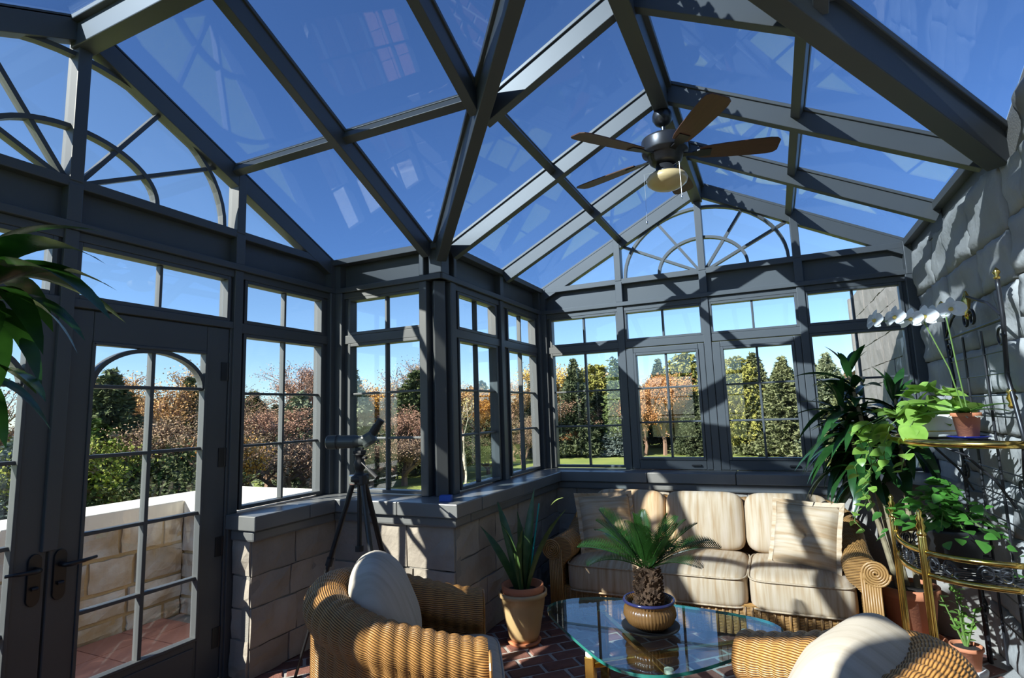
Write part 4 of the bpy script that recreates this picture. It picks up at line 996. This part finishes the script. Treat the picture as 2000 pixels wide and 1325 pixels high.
def spiral(c, r0, turns, a0, sgn, ax='y', n=30, tail=None):
    pts = []
    for i in range(n+1):
        t = i/n; rr = r0*(1-.72*t); a = a0+sgn*turns*2*PI*t; pts.append((c[0], c[1]+rr*math.cos(a), c[2]+rr*math.sin(a)))
    return pts
# scroll panels between the two brass rails
for i in range(6):
    t = (i+.5)/6; d = demi(.42, .42, .67, 48); p = Vector(d[int(t*48)]); q = Vector(d[min(48, int(t*48)+1)]); tg = (q-p).normalized()
    for s_ in (-1, 1):
        m = MB(); pts = []
        for k in range(22):
            a = k/21*1.5*2*PI; rr = .042*(1-.7*k/21); pts.append(p+tg*s_*(.035+rr*math.cos(a)*.8)+Vector((0, 0, rr*math.sin(a))))
        m.tube(pts, .004, 6); m.build('scroll', BLK, et)
    d0 = Vector(d[int(t*48)-3]); d1 = Vector(d[min(48, int(t*48)+4)])
    MB().tube([d0+Vector((0, 0, -.05)), d1+Vector((0, 0, .05))], .004, 6).build('rail_stay', BLK, et)
# iron back panel
for y, z1 in ((-.47, 1.98), (.45, 1.98)):
    pts = [(0, y, 0), (0, y, .7), (-.0, y+.02*(1 if y < 0 else -1), 1.1), (-.0, y-.035*(1 if y < 0 else -1), 1.28), (-.0, y+.05*(1 if y < 0 else -1), 1.55), (0, y, 1.8), (0, y, z1)]
    q = []
    for a, b in zip(pts[:-1], pts[1:]):
        for k in range(5): q.append(Vector(a).lerp(Vector(b), k/5))
    q.append(Vector(pts[-1])); up_ = MB().tube(q, .010, 8).build('upright', BLK, et, smooth=True)
    MB().lathe([(.008, 0), (.014, .008), (.008, .018), (.016, .032), (.010, .045), (.002, .055)], 14, c=(0, y, z1)).build('finial', BRASS, up_, smooth=True)
    MB().lathe([(.012, 0), (.018, .012), (.012, .025), (.021, .045), (.013, .065), (.018, .078), (.012, .09)], 16, c=(0, y+.035*(1 if y < 0 else -1), 1.40)).build('brass_collar', BRASS, up_, smooth=True)
    for zc, a0 in ((1.72, PI/2), (1.05, -PI/2), (.30, PI/2)):
        s_ = 1 if y < 0 else -1
        MB().tube(spiral((0, y+s_*.055, zc), .055, 1.2, PI if s_ > 0 else 0, -s_ if a0 > 0 else s_), .006, 6).build('scroll', BLK, et, smooth=True)
for z in (.32, .48, .86, .98, 1.10, 1.36, 1.46, 1.56, 1.66): MB().tube([(0, -.45, z), (0, .43, z)], .0035, 6).build('wire', BLK, et)
for y in (-.16, .14): MB().tube([(0, y, .1), (0, y, 1.78)], .0065, 6).build('inner_bar', BLK, et)
MB().tube([(0, -.47, 1.80), (0, .45, 1.80)], .008, 8).build('cross_bar', BLK, et)
MB().tube([(0, -.45, 1.82), (0, -.30, 1.90), (0, -.02, 1.98), (0, .28, 1.90), (0, .43, 1.82)], .007, 8).build('crest_bar', BLK, et)
for s_ in (-1, 1): MB().tube(spiral((0, -.01+s_*.05, 1.86), .05, 1.3, PI if s_ > 0 else 0, -s_), .007, 6).build('scroll', BLK, et, smooth=True)
MB().lathe([(.010, 0), (.02, .03), (.012, .06), (.022, .10), (.006, .15)], 14, c=(0, -.01, 1.86)).build('finial', BRASS, et, smooth=True)
for y in (-.3, .3): MB().tube([(-.0, y, T2-.30), (-.06, y, T2-.18), (-.16, y*.95, T2-.06), (-.27, y*.9, T2-.008)], [.006, .0065, .007, .006], 6).build('bracket', BLK, et, smooth=True)

# things on the stand
op = thing('orchid_pot', 'white moth orchid with two flower spikes in a small terracotta pot', 'potted plant', (2.865, .18, T2+.022))
pot(op, 'terracotta_pot', std_pot(.062, .115), TC, 32, .10, .052)
o = MB().lathe([(.001, 0), (.06, 0), (.085, .010), (.087, .014), (.06, .005), (.001, .005)], 36, cap=False).build('saucer', BLUS, None, smooth=True, loc=(2.865, .18, T2+.012)); tag(o, 'shallow cobalt blue saucer under the orchid pot', 'saucer')
OL = blade_mesh('orchid_leaf', L_ORCH, .27, .09, .12, .22, 9, wp=lambda t: math.sin(PI*min(1, .1+t*.9))**.5)
for az, el, s_ in ((PI*.98, .26, 1.), (PI*.93, -.02, .85), (-.25, .28, .75), (.1, .1, .7), (PI*1.35, .2, .7)): put_leaf(OL, op, (0, 0, .11), az, el, 0, s_)
rs = random.Random(6)
for i in range(9):
    a = rs.uniform(0, 6.28); MB().tube([(.02*math.cos(a), .02*math.sin(a), .095), (.045*math.cos(a), .045*math.sin(a), .112), (.07*math.cos(a+.4), .07*math.sin(a+.4), .092)], .003, 5).build('aerial_root', mat('grey_root', (.38, .36, .28), .8), op, smooth=True)
pet = blade_mesh('petal', PETAL, .042, .046, .15, .15, 6, wp=lambda t: math.sin(PI*min(1, .12+t*.86))**.55); sep = blade_mesh('petal', PETAL, .042, .026, .15, .15, 6)
def flower(parent, pos, face_az, face_el, s_=1.):
    e = MB().lathe([(.001, -.006), (.006, -.003), (.007, .004), (.003, .010), (.001, .012)], 10, cap=False).build('flower', mat('yellow_lip', (.75, .55, .12), .5), parent, smooth=True)
    e.matrix_local = Matrix.Translation(pos) @ Matrix.Rotation(face_az, 4, 'Z') @ Matrix.Rotation(PI/2-face_el, 4, 'Y') @ Matrix.Scale(s_, 4)
    for me, a in ((pet, 0), (pet, PI), (sep, PI/2), (sep, PI/2+2.2), (sep, PI/2-2.2)):
        link('petal', me, e, mw=Matrix.Rotation(a+PI/2, 4, 'Z') @ Matrix.Rotation(-.12, 4, 'Y'))
for base, mid, top, fl_ in (((0, .01, .10), (-.04, 0, .33), (-.12, .02, .60), None), ((.01, 0, .10), (-.01, -.01, .33), (-.03, -.02, .60), None)):
    MB().tube([base, mid, top], .0032, 6).build('flower_spike', STEM, op)
for p_ in ((-.235, .0, .61), (-.165, .02, .595), (-.11, .0, .60), (-.07, .04, .605), (-.005, -.02, .625), (-.32, .03, .605)):
    flower(op, p_, -PI/2-.4+p_[0]*2.2, .15+p_[1]*3, 1.55)
MB().tube([(-.12, .02, .60), (-.2, .02, .595), (-.31, .03, .60)], .0025, 5).build('flower_spike', STEM, op)
MB().tube([(-.03, -.02, .60), (.03, -.02, .63), (.05, -.01, .68)], .003, 6).build('bud_spike', STEM, op)

wp_ = thing('white_planter', 'white ceramic planter with lime-green pothos trailing off the shelf', 'potted plant', (2.80, .44, T2+.012))
m = MB(); m.lathe([(.001, 0), (.10, 0), (.108, .02), (.106, .03), (.115, .10), (.118, .115), (.105, .115), (.10, .06), (.001, .06)], 36, cap=False); m.build('ceramic_bowl', WHT, wp_, smooth=True)
MB().tube([(.109*math.cos(2*PI*i/36), .109*math.sin(2*PI*i/36), .03) for i in range(36)], .003, 6, closed=True).build('gold_band', BRASS, wp_, smooth=True)
MB().lathe([(.001, .10), (.1, .095)], 20, cap=False).build('soil', SOIL, wp_)
PM = [heart_mesh('pothos_leaf', L_POTH, .105), heart_mesh('pothos_leaf', L_POTH, .07), heart_mesh('pothos_leaf', L_POTH, .05)]
rs = random.Random(9)
for i in range(46):
    a = rs.uniform(0, 6.28); r = rs.uniform(.02, .15); z = .10+rs.uniform(.02, .20)*(1-r*3); st = Vector((r*math.cos(a), r*math.sin(a), z))
    if st.x > .15: continue
    put_leaf(PM[rs.choice((0, 0, 1))], wp_, st, a+rs.uniform(-.5, .5), rs.uniform(-.7, .6), rs.uniform(-.8, .8), rs.uniform(.7, 1.15))
vines = []
for (dx, dy, ln, seed) in ((-.28, .10, .56, 1), (-.24, .22, .42, 2), (-.33, .0, .25, 3), (-.16, -.22, .22, 4), (-.22, -.05, .20, 5)):
    r2 = random.Random(seed+40); pts = [Vector((dx*.2, dy*.2, .12)), Vector((dx*.6, dy*.6, .13)), Vector((dx, dy, .06))]; p = pts[-1]; k = 0; zz = .06
    while zz > .06-ln:
        zz -= .045; p = Vector((dx+r2.uniform(-.03, .03)-.01*k, dy+r2.uniform(-.025, .025), zz)); pts.append(p); k += 1
    MB().tube(pts, .0028, 5).build('vine', STEM, wp_, smooth=True)
    for i, p in enumerate(pts[1:]):
        for _ in range(2 if i < 4 else 1): put_leaf(PM[0 if i < 2 else (1 if i < 5 else 2)], wp_, p, r2.uniform(2.2, 5.2), r2.uniform(-.9, .3), r2.uniform(-.6, .6), r2.uniform(.8, 1.2))
tp2 = MB().lathe(std_pot(.05, .08), 28, cap=False).build('terracotta_pot', TC, None, smooth=True, loc=(2.70, .56, T2+.01)); tag(tp2, 'little terracotta pot half hidden by pothos leaves on the top shelf', 'pot')

iv = thing('grape_ivy_pot', 'bushy grape ivy in a dark pot on the lower shelf', 'potted plant', (2.79, .36, T1+.012))
pot(iv, 'dark_pot', [(.001, 0), (.10, 0), (.125, .15), (.135, .17), (.12, .17), (.11, .1), (.001, .1)], BLKM, 32, .15, .11)
IM = [heart_mesh('ivy_leaf', L_IVY, .052, .5), heart_mesh('ivy_leaf', L_IVY, .04, .5)]
rs = random.Random(15)
for i in range(250):
    a = rs.uniform(0, 6.28); r = abs(rs.gauss(0, .15)); z = .17+max(0, .22-r*.6)*rs.random()+.02-max(0, r-.17)*.9*rs.random(); p = Vector((r*math.cos(a)*.9-.03, r*math.sin(a)*1.2+.03, z))
    if p.x > .16: p.x = .16
    put_leaf(IM[i % 2], iv, p, a+rs.uniform(-.7, .7), rs.uniform(-.6, .5), rs.uniform(-.6, .6), rs.uniform(.8, 1.3))
for i in range(12):
    a = i*.52; MB().tube([(0, 0, .15), (.09*math.cos(a), .1*math.sin(a), .26), (.2*math.cos(a)*.8, .22*math.sin(a), .2)], .0022, 5).build('stem', STEM, iv)
su = thing('jade_plant_pot', 'small leggy jade plant in a terracotta pot on the floor by the stand', 'potted plant', (2.84, .62, 0))
MB().lathe([(.001, 0), (.075, 0), (.082, .035), (.07, .037), (.001, .03)], 28, cap=False).build('white_dish', WHT, su, smooth=True)
pot(su, 'terracotta_pot', [(x, z+.03) for x, z in std_pot(.075, .12)], TC, 32, .135, .062)
rs = random.Random(21); JM = heart_mesh('jade_leaf', L_SUCC, .04, 0.)
for (dx, dy, h) in ((.0, 0, .30), (-.05, .03, .24), (.03, -.03, .2), (-.02, -.02, .36)):
    pts = [Vector((dx*t*1.5, dy*t*1.5, .13+h*t)) for t in (0, .5, 1)]; MB().tube(pts, [.007, .005, .003], 6).build('stem', STEM, su)
    for i in range(9):
        t = .25+.75*i/8; put_leaf(JM, su, (dx*t*1.5, dy*t*1.5, .13+h*t), i*2.4, rs.uniform(.1, .9), 0, rs.uniform(.8, 1.2))

# ---------------------------------------------------------------- outside: terrace, parapet, house wall, lawn
tf = struct('terrace_floor', 'red tiled terrace outside the double doors', 'terrace')
m = MB(); m.box2((-2.75, -6, -.10), (-L_-.1, .5, -.022)); m.build('mortar_bed', MOR, tf)
me0 = None
for i in range(5):
    for j in range(20):
        x, y = -2.32+.17+i*.30, -5.3+j*.30
        if x+.147 > -L_-.1 or y+.15 > -.16: continue
        if me0 is None:
            o = MB().box((0, 0, 0), (.292, .292, .03)).build('tile', TIL, tf); me0 = o.data
        else: o = link('tile', me0, tf)
        o.location = (x, y, -.012)
pw = thing('parapet_wall', 'buff fieldstone terrace parapet with a cream stone cap', 'wall', (-2.5, -2.4, 0)); pw.location = (0, 0, 0)
stone_wall(pw, (-2.33, -5.4, -.02), (0, 1, 0), (1, 0, 0), 5.2, 0, .76, (.13, .24), (.2, .42), STP, seed=31, mortar=MORY, rough=.02, proud=.02, joint=.026, nu=6, nz=4)
stone_wall(pw, (-2.33, -.19, -.02), (1, 0, 0), (0, -1, 0), 1.25, 0, .76, (.13, .24), (.2, .42), STP, seed=32, mortar=MORY, rough=.02, proud=.02, joint=.026, nu=6, nz=4)
m = MB(); m.box2((-2.72, -5.5, -1.2), (-2.38, .5, .74)); m.box2((-2.4, -.13, -1.2), (-1.1, .5, .74)); m.build('masonry', STP, pw)
for a, b in ((-5.6, -4.1), (-4.1, -2.7), (-2.7, -1.4), (-1.4, -.225)):
    MB().box2((-2.76, a+.003, .742), (-2.285, b-.003, .852)).build('capstone', CAPM, pw, bevel=.008)
for a, b in ((-2.76, -2.0), (-2.0, -1.08)):
    MB().box2((a+.003, -.222, .742), (b-.003, .54, .852)).build('capstone', CAPM, pw, bevel=.008)
hw = thing('house_wing', 'grey stone wing of the house seen through the window by the dracaena', 'building')
stone_wall(hw, (R_+.1, 3.0, 0), (0, 1, 0), (-1, 0, 0), 3.2, -.6, 2.95, (.2, .3), (.3, .6), mat('dusk_grey_stone', (.15, .145, .145), .9, col2=(.20, .195, .195), noise_amt=.25, noise_scale=4, bump=.5, bump_scale=30), seed=41, proud=.02, rough=.008, nu=3, nz=2)
m = MB(); m.box2((R_+.12, 3.0, -1), (R_+3, 6.2, 2.95)); m.box2((R_+.05, 1.95, -1), (R_+3, 3.0, 2.6)); m.build('masonry', MATS['dusk_grey_stone'], hw)
MB().box2((R_+.05, 6.2, -1), (R_+3.1, 6.35, 2.95)).build('quoin_wall', MATS['dusk_grey_stone'], hw)

def gz(d):
    t = min(max((d-3)/13, 0), 1); return -.3-1.2*t*t*(3-2*t)
GRASS = mat('autumn_lawn', (.155, .215, .035), .95, col2=(.27, .30, .07), noise_amt=.2, noise_scale=.55, bump=.8, bump_scale=9, detail=9)
n = 90; vs = []; fs = []
for j in range(n+1):
    for i in range(n+1):
        u, v = -1+2*i/n, -1+2*j/n; x = sup(u, 2.2)*140+.5; y = sup(v, 2.2)*140+2; d = math.hypot(x-2, y+3.2)
        z = gz(d)+noise.noise(Vector((x*.08, y*.08, 0)))*.25*min(1, d/20)
        if -2.7 < x < R_+2 and -7 < y < 2.2: z = min(z, -.32)
        vs.append((x, y, z))
for j in range(n):
    for i in range(n): a = j*(n+1)+i; fs.append((a, a+1, a+n+2, a+n+1))
o = MB().add(vs, fs).build('lawn', GRASS, None, smooth=True, fix=False); tag(o, 'sunlit green lawn sloping away from the conservatory', 'lawn', kind='structure')

# ---------------------------------------------------------------- autumn trees beyond the lawn
def np_mesh(name, V, F, m_=None):
    V = np.asarray(V, dtype=np.float32); F = np.asarray(F, dtype=np.int32); k = F.shape[1]
    me = bpy.data.meshes.new(name); me.vertices.add(len(V)); me.vertices.foreach_set('co', V.ravel())
    me.loops.add(F.size); me.loops.foreach_set('vertex_index', F.ravel()); me.polygons.add(len(F))
    me.polygons.foreach_set('loop_start', np.arange(0, F.size, k, dtype=np.int32)); me.polygons.foreach_set('loop_total', np.full(len(F), k, dtype=np.int32))
    me.update(calc_edges=True)
    if m_: me.materials.append(m_)
    return me
def unit(a): return a/np.maximum(np.linalg.norm(a, axis=-1, keepdims=True), 1e-9)
def cards(Pc, D, ln, wd, g):
    """leaf triangles / diamonds at Pc pointing along D"""
    n = len(Pc); S = unit(np.cross(D, g.normal(size=(n, 3)))); ln = np.asarray(ln).reshape(-1, 1)*np.ones((n, 1)); wd = np.asarray(wd).reshape(-1, 1)*np.ones((n, 1))
    V = np.stack([Pc-D*ln*.35, Pc+S*wd, Pc+D*ln*.65, Pc-S*wd], 1).reshape(-1, 3); F = np.arange(4*n).reshape(-1, 4)
    return V, F
def conifer_t(seed, H, Rr, nb, k, power=.85, droop=.25, sz=1., up=0.):
    g = np.random.default_rng(seed); t = .03+.97*(1-np.sqrt(g.random(nb))*.999) if False else 1-g.random(nb)**.62*.97
    az = g.random(nb)*2*PI; L = Rr*(1-t)**power*(.72+.4*g.random(nb))+.06
    s = np.linspace(.18, 1, k)[None, :]; x = np.cos(az)[:, None]*L[:, None]*s; y = np.sin(az)[:, None]*L[:, None]*s
    z = H*t[:, None]*.97+.04*H-droop*L[:, None]*s+.18*L[:, None]*s**3+up*L[:, None]*s
    Pc = np.stack([x, y, z], -1).reshape(-1, 3); Pc = np.repeat(Pc, 3, 0); Pc += g.normal(size=Pc.shape)*.05*sz
    D = np.stack([np.cos(az), np.sin(az), -.1+0*az], -1); D = np.repeat(np.repeat(D[:, None], k, 1).reshape(-1, 3), 3, 0); D = unit(D+g.normal(size=D.shape)*.55)
    V, F = cards(Pc, D, .26*sz*(.7+.6*g.random(len(Pc))), .055*sz*(.7+.6*g.random(len(Pc))), g)
    V[:, 2] = np.maximum(V[:, 2], .02)
    return np_mesh('conifer_foliage', V, F)
def trunk_t(H, r, m_=None):
    mb = MB(); mb.tube([(0, 0, -.3), (.02, 0, H*.3), (0, .03, H*.6), (0, 0, H*.95)], [r, r*.85, r*.55, r*.1], 8)
    me = bpy.data.meshes.new('trunk'); me.from_pydata([tuple(v) for v in mb.v], [], mb.f); me.materials.append(m_); return me
def branches_t(seed, H, Rr, depth, m_, spread=.6, fork=(3, 4), r0=.09, trunkfrac=.28):
    """recursive bare branch skeleton; returns the mesh and twig tips"""
    rnd = random.Random(seed); mb = MB(); tips = []
    def grow_(p, d, l, r, lev):
        e = p+d*l; mid = p+d*l*.5+Vector((rnd.uniform(-1, 1), rnd.uniform(-1, 1), rnd.uniform(-.3, .3)))*l*.07
        mb.tube([p, mid, e], [r, r*.85, r*.65], 5 if lev < 2 else 3, cap=False)
        if lev >= 2: tips.append((mid, d)); 
        if lev == depth: tips.append((e, d)); return
        for _ in range(rnd.randint(*fork)):
            nd = (d+Vector((rnd.uniform(-1, 1), rnd.uniform(-1, 1), rnd.uniform(-.35, .75)))*spread).normalized()
            grow_(p+d*l*rnd.uniform(.55, 1), nd, l*rnd.uniform(.58, .82), r*.58, lev+1)
    grow_(Vector((0, 0, -.2)), Vector((rnd.uniform(-.06, .06), rnd.uniform(-.06, .06), 1)).normalized(), H*trunkfrac+.2, r0, 0)
    V = np.array([tuple(v) for v in mb.v]); mz = V[:, 2].max(); V[:, 2] *= H/mz; rr = np.percentile(np.hypot(V[:, 0], V[:, 1]), 97); V[:, :2] *= Rr/rr
    T_ = np.array([tuple(a) for a, b in tips]); T_[:, 2] *= H/mz; T_[:, :2] *= Rr/rr
    me = bpy.data.meshes.new('branches'); me.from_pydata([tuple(v) for v in V], [], mb.f); me.materials.append(m_)
    return me, T_
def leaves_t(seed, tips, n, jit, sz):
    g = np.random.default_rng(seed); Pc = tips[g.integers(0, len(tips), n)]+g.normal(size=(n, 3))*jit; Pc[:, 2] = np.maximum(Pc[:, 2], .03)
    D = unit(g.normal(size=(n, 3))+np.array([0, 0, -.3])); V, F = cards(Pc, D, sz*(.7+.6*g.random(n)), sz*.42*(.7+.6*g.random(n)), g)
    return np_mesh('leaves', V, F)
BARK = mat('grey_brown_bark', (.11, .085, .065), .95); BARKR = mat('reddish_twigs', (.20, .12, .085), .95); BIRCH = mat('white_birch_bark', (.62, .56, .46), .85, col2=(.3, .26, .2), noise_amt=.12, noise_scale=5)
def fol(name, a, b):
    a = tuple(min(.6, q*1.35) for q in a); b = tuple(min(.7, q*1.35) for q in b)
    return mat(name, a, .85, col2=b, noise_amt=.22, noise_scale=1.6, spec=.2, detail=3)
FOL = dict(spruce_grey=fol('grey_green_needles', (.085, .105, .065), (.17, .19, .115)), spruce_green=fol('olive_needles', (.070, .082, .036), (.15, .16, .08)), spruce_dark=fol('dark_needles', (.03, .045, .022), (.08, .09, .045)),
           spruce_blue=fol('blue_needles', (.075, .10, .095), (.16, .19, .17)), pine_dark=fol('dark_pine_needles', (.03, .045, .018), (.075, .09, .035)), pine_green=fol('yellow_green_pine', (.12, .13, .03), (.24, .22, .06)), cypress=fol('cypress_green', (.045, .07, .025), (.10, .125, .045)),
           bush_orange=fol('orange_leaves', (.36, .17, .035), (.5, .27, .06)), bush_yellow=fol('gold_leaves', (.36, .23, .04), (.5, .34, .08)), bush_rust=fol('rust_leaves', (.28, .13, .055), (.44, .23, .10)), bush_brown=fol('brown_twig_leaves', (.15, .10, .07), (.26, .18, .12)),
           bush_green=fol('yellow_green_leaves', (.08, .11, .015), (.2, .2, .04)), bush_dark=fol('dark_shrub_leaves', (.022, .035, .014), (.075, .085, .035)), bare_red=fol('dry_red_leaves', (.24, .13, .09), (.34, .2, .14)), bare_brown=fol('dry_brown_leaves', (.20, .14, .09), (.3, .21, .13)), bare_orange=fol('dry_orange_leaves', (.36, .20, .08), (.46, .29, .13)), birch=fol('pale_birch_leaves', (.36, .27, .1), (.45, .36, .16)))
CT = [conifer_t(51, 6, 1.9, 900, 10, sz=.85), conifer_t(52, 6, 1.9, 900, 10, power=.7, sz=.85)]; PT = [conifer_t(53, 6, 2.3, 640, 10, power=.5, droop=-.05, sz=.95, up=.15)]; CY = [conifer_t(54, 6, 1.0, 420, 5, power=.35, droop=-.9, sz=.9)]
TK = trunk_t(6, .11, BARK)
BR = []
for sd, dp, fk in ((61, 5, (3, 4)), (62, 5, (3, 4)), (63, 5, (3, 4))):
    me, tips = branches_t(sd, 6, 2.3, dp, BARKR, .62, fk, .10, .22); BR.append((me, tips))
BL = [leaves_t(70+i, BR[i][1], 6500, .14, .062) for i in range(3)]          # nearly bare
FLm = [leaves_t(80+i, BR[i][1], 20000, .20, .095) for i in range(3)]          # in leaf
SH = []
for sd in (66, 67):
    me, tips = branches_t(sd, 3, 1.9, 4, BARKR, 1.0, (4, 5), .05, .10); SH.append((me, leaves_t(sd+20, tips, 14000, .16, .085), leaves_t(sd+30, tips, 3600, .12, .07)))
bm1, bt1 = branches_t(68, 6, 1.2, 4, BIRCH, .45, (3, 3), .08, .3); BIRL = leaves_t(91, bt1, 700, .1, .09)
DESC = dict(spruce_grey='grey-green spruce', spruce_green='olive-green spruce', spruce_dark='dark green spruce', spruce_blue='blue spruce', pine_dark='dark rounded pine', pine_green='yellow-green pine', cypress='slim green cypress', bush_orange='orange-leaved tree', bush_yellow='golden autumn tree', bush_rust='rusty brown autumn tree', bush_brown='brown twiggy shrub', bush_green='yellow-green shrub', bush_dark='low dark green shrub', bare_red='nearly bare reddish tree', bare_brown='nearly bare brown tree', bare_orange='thinly leaved orange tree', birch='white-barked birch')
TREES = {
'bare_red':[(-18.3,5.2,4.39,0.5),(-16.0,12.6,3.58,0.7),(-23.3,22.4,6.37,0.45),(-14.9,19.1,3.53,0.7),(-20.0,27.7,4.37,0.6),(-10.4,31.6,3.94,0.7)],
'spruce_blue':[(-12.6,3.2,2.82,0.45),(-7.0,31.6,2.89,0.45)],
'bare_brown':[(-20.4,5.2,4.86,0.5),(-12.1,6.2,3.32,0.6),(-21.1,15.8,4.87,0.6),(-19.9,25.3,6.6,0.5),(-8.7,20.5,3.06,0.5)],
'pine_dark':[(-15.4,6.5,4.58,0.42),(-16.0,9.4,4.49,0.34),(-17.5,6.9,3.96,0.5),(-24.0,18.7,4.56,0.5),(-15.1,21.4,5.29,0.42)],
'bare_orange':[(-20.3,10.1,5.52,0.5),(-16.5,8.7,4.71,0.5),(-15.0,26.2,5.12,0.5),(-12.8,27.4,5.14,0.5)],
'bush_green':[(-12.0,4.4,2.75,0.6)],
'bush_dark':[(-10.8,4.6,2.37,0.8),(-13.1,4.5,2.65,0.8),(-11.1,19.2,1.64,0.7),(-11.0,21.5,1.74,0.7),(-8.8,31.1,1.35,0.9),(-7.5,32.5,1.1,0.8),(-3.3,34.4,1.43,0.7),(-1.0,34.6,1.23,0.6)],
'bush_orange':[(-12.5,7.4,2.61,0.5),(-19.5,23.1,5.04,0.45),(-17.9,26.7,3.94,0.5),(-17.0,31.9,4.85,0.5),(-4.1,36.3,3.1,0.5)],
'spruce_grey':[(-16.6,14.9,4.15,0.42),(-21.7,18.2,3.77,0.4),(-18.2,18.9,4.43,0.4),(-15.0,16.4,5.09,0.34),(-1.8,36.6,5.09,0.4),(4.7,30.7,5.51,0.36)],
'bush_brown':[(-13.2,9.7,2.5,0.9),(-14.0,11.8,2.04,0.9),(-13.3,12.5,2.36,0.9),(-13.9,16.1,2.18,0.9),(-12.7,17.0,2.12,0.9),(-12.5,18.3,2.28,0.9),(-12.4,27.5,1.88,0.9)],
'birch':[(-9.0,15.8,3.62,0.3)],
'spruce_dark':[(-18.7,35.6,5.44,0.35),(-12.1,29.9,4.88,0.3),(-9.5,30.9,6.2,0.3),(-8.7,33.2,4.3,0.4),(-5.8,40.1,6.59,0.3),(-2.4,32.5,3.83,0.4),(1.5,36.8,4.56,0.4)],
'bush_yellow':[(-13.8,40.0,6.89,0.42),(-10.6,43.1,6.44,0.4)],
'pine_green':[(-9.4,35.1,5.98,0.5),(-3.4,38.4,6.67,0.45),(0.2,32.7,5.71,0.36)],
'cypress':[(-6.8,31.7,6.0,0.17)],
'bush_rust':[(-10.3,30.6,2.2,0.6),(-4.3,32.2,5.03,0.42),(-5.5,32.0,4.6,0.4)],
'spruce_green':[(1.1,32.8,5.96,0.36),(2.6,31.8,5.56,0.38),(-0.6,34.7,3.95,0.45),(3.9,32.7,5.74,0.4),(5.3,28.6,4.03,0.4)],
}
ZONES = [(-.903, 'beyond the double doors'), (-.737, 'beyond the window right of the doors'), (-.571, 'beyond the window behind the scope'), (-.38, 'beyond the two side windows'), (-.23, 'beyond the left window behind the sofa'), (-.093, 'beyond the left casement behind the sofa'), (.049, 'beyond the right casement behind the sofa'), (9, 'beyond the window behind the dracaena')]
lst = []
for kind, rows in TREES.items():
    for (x, y, h, rf_) in rows:
        az = math.atan2(x-CAM.x, y-CAM.y); zi = next(i for i, z in enumerate(ZONES) if az < z[0]); lst.append((kind, zi, az, x, y, h, rf_))
cnt = {}
for q in lst: cnt.setdefault((q[0], q[1]), []).append(q[2])
rt = random.Random(77)
for (kind, zi, az, x, y, h, rf_) in lst:
    g_ = sorted(cnt[(kind, zi)]); n_ = len(g_); k = g_.index(az); pre = ''
    if n_ == 2: pre = ('left-hand ', 'right-hand ')[k]
    elif n_ == 3: pre = ('leftmost ', 'middle ', 'rightmost ')[k]
    elif n_ > 3: pre = ('leftmost ', 'second ', 'third ', 'rightmost ')[min(k, 3)]
    d = math.hypot(x-CAM.x, y-CAM.y); zg = gz(d)-.05
    t = thing(('shrub' if 'shrub' in DESC[kind] else 'tree'), pre+DESC[kind]+' '+ZONES[zi][1], 'shrub' if 'shrub' in DESC[kind] else 'tree', (x, y, zg), rt.uniform(0, 6.28), 'garden trees and shrubs')
    fam = kind.split('_')[0]
    def part(name, me, s3, m_=None):
        o = link(name, me, t); o.scale = s3
        if m_ is not None: o.material_slots[0].link = 'OBJECT'; o.material_slots[0].material = m_
        return o
    for me in (CT+PT+CY+BL+FLm+[BIRL]+[s_[i] for s_ in SH for i in (1, 2)]):
        if not me.materials: me.materials.append(FOL[kind])
    s_ = h/6; i = rt.randrange(3)
    if fam in ('spruce', 'pine'):
        me = CT[i % 2] if kind != 'pine_green' else PT[0]; r0 = 1.9 if kind != 'pine_green' else 2.3; sx = h*rf_/r0
        part('foliage', me, (sx, sx, s_), FOL[kind]); part('trunk', TK, (s_, s_, s_*.9))
    elif fam == 'cypress':
        part('foliage', CY[0], (h*rf_, h*rf_, s_), FOL[kind]); part('trunk', TK, (s_, s_, s_*.8))
    elif kind == 'birch':
        part('leaves', BIRL, (s_*1.2, s_*1.2, s_), FOL[kind]); part('branches', bm1, (s_*1.2, s_*1.2, s_))
    elif fam == 'bare':
        sx = h*rf_/2.3; part('leaves', BL[i], (sx, sx, s_), FOL[kind]); part('branches', BR[i][0], (sx, sx, s_))
    elif h > 3.6 or kind == 'bush_rust':
        sx = h*rf_/2.3; part('leaves', FLm[i], (sx, sx, s_), FOL[kind]); part('branches', BR[i][0], (sx, sx, s_))
    else:
        sx = h*rf_/1.9; sh = SH[i % 2]; part('leaves', sh[2] if kind == 'bush_brown' else sh[1], (sx, sx, h/3), FOL[kind]); part('branches', sh[0], (sx, sx, h/3))
# far woodland closing the view
g = np.random.default_rng(5); n_ = 60000
a = g.uniform(-1.35, .55, n_); rr = g.uniform(50, 75, n_); hh = 2.0+1.6*np.sin(a*23)+1.2*np.sin(a*61+1)+.7*np.sin(a*131); top = np.clip(3.2+hh*.45, 1.5, 6)
Pc = np.stack([CAM.x+rr*np.sin(a), CAM.y+rr*np.cos(a), -1.6+top*g.random(n_)**.8], -1); D = unit(g.normal(size=(n_, 3)))
V, F = cards(Pc, D, .55*(.6+.8*g.random(n_)), .22*(.6+.8*g.random(n_)), g)
wm = mat('mixed_autumn_wood', (.09, .085, .05), .9, col2=(.24, .15, .085), noise_amt=.2, noise_scale=.25, spec=.1)
o = link('distant_woodland', np_mesh('distant_woodland', V, F, wm)); tag(o, 'distant mixed autumn woodland along the horizon', 'woodland', kind='stuff')
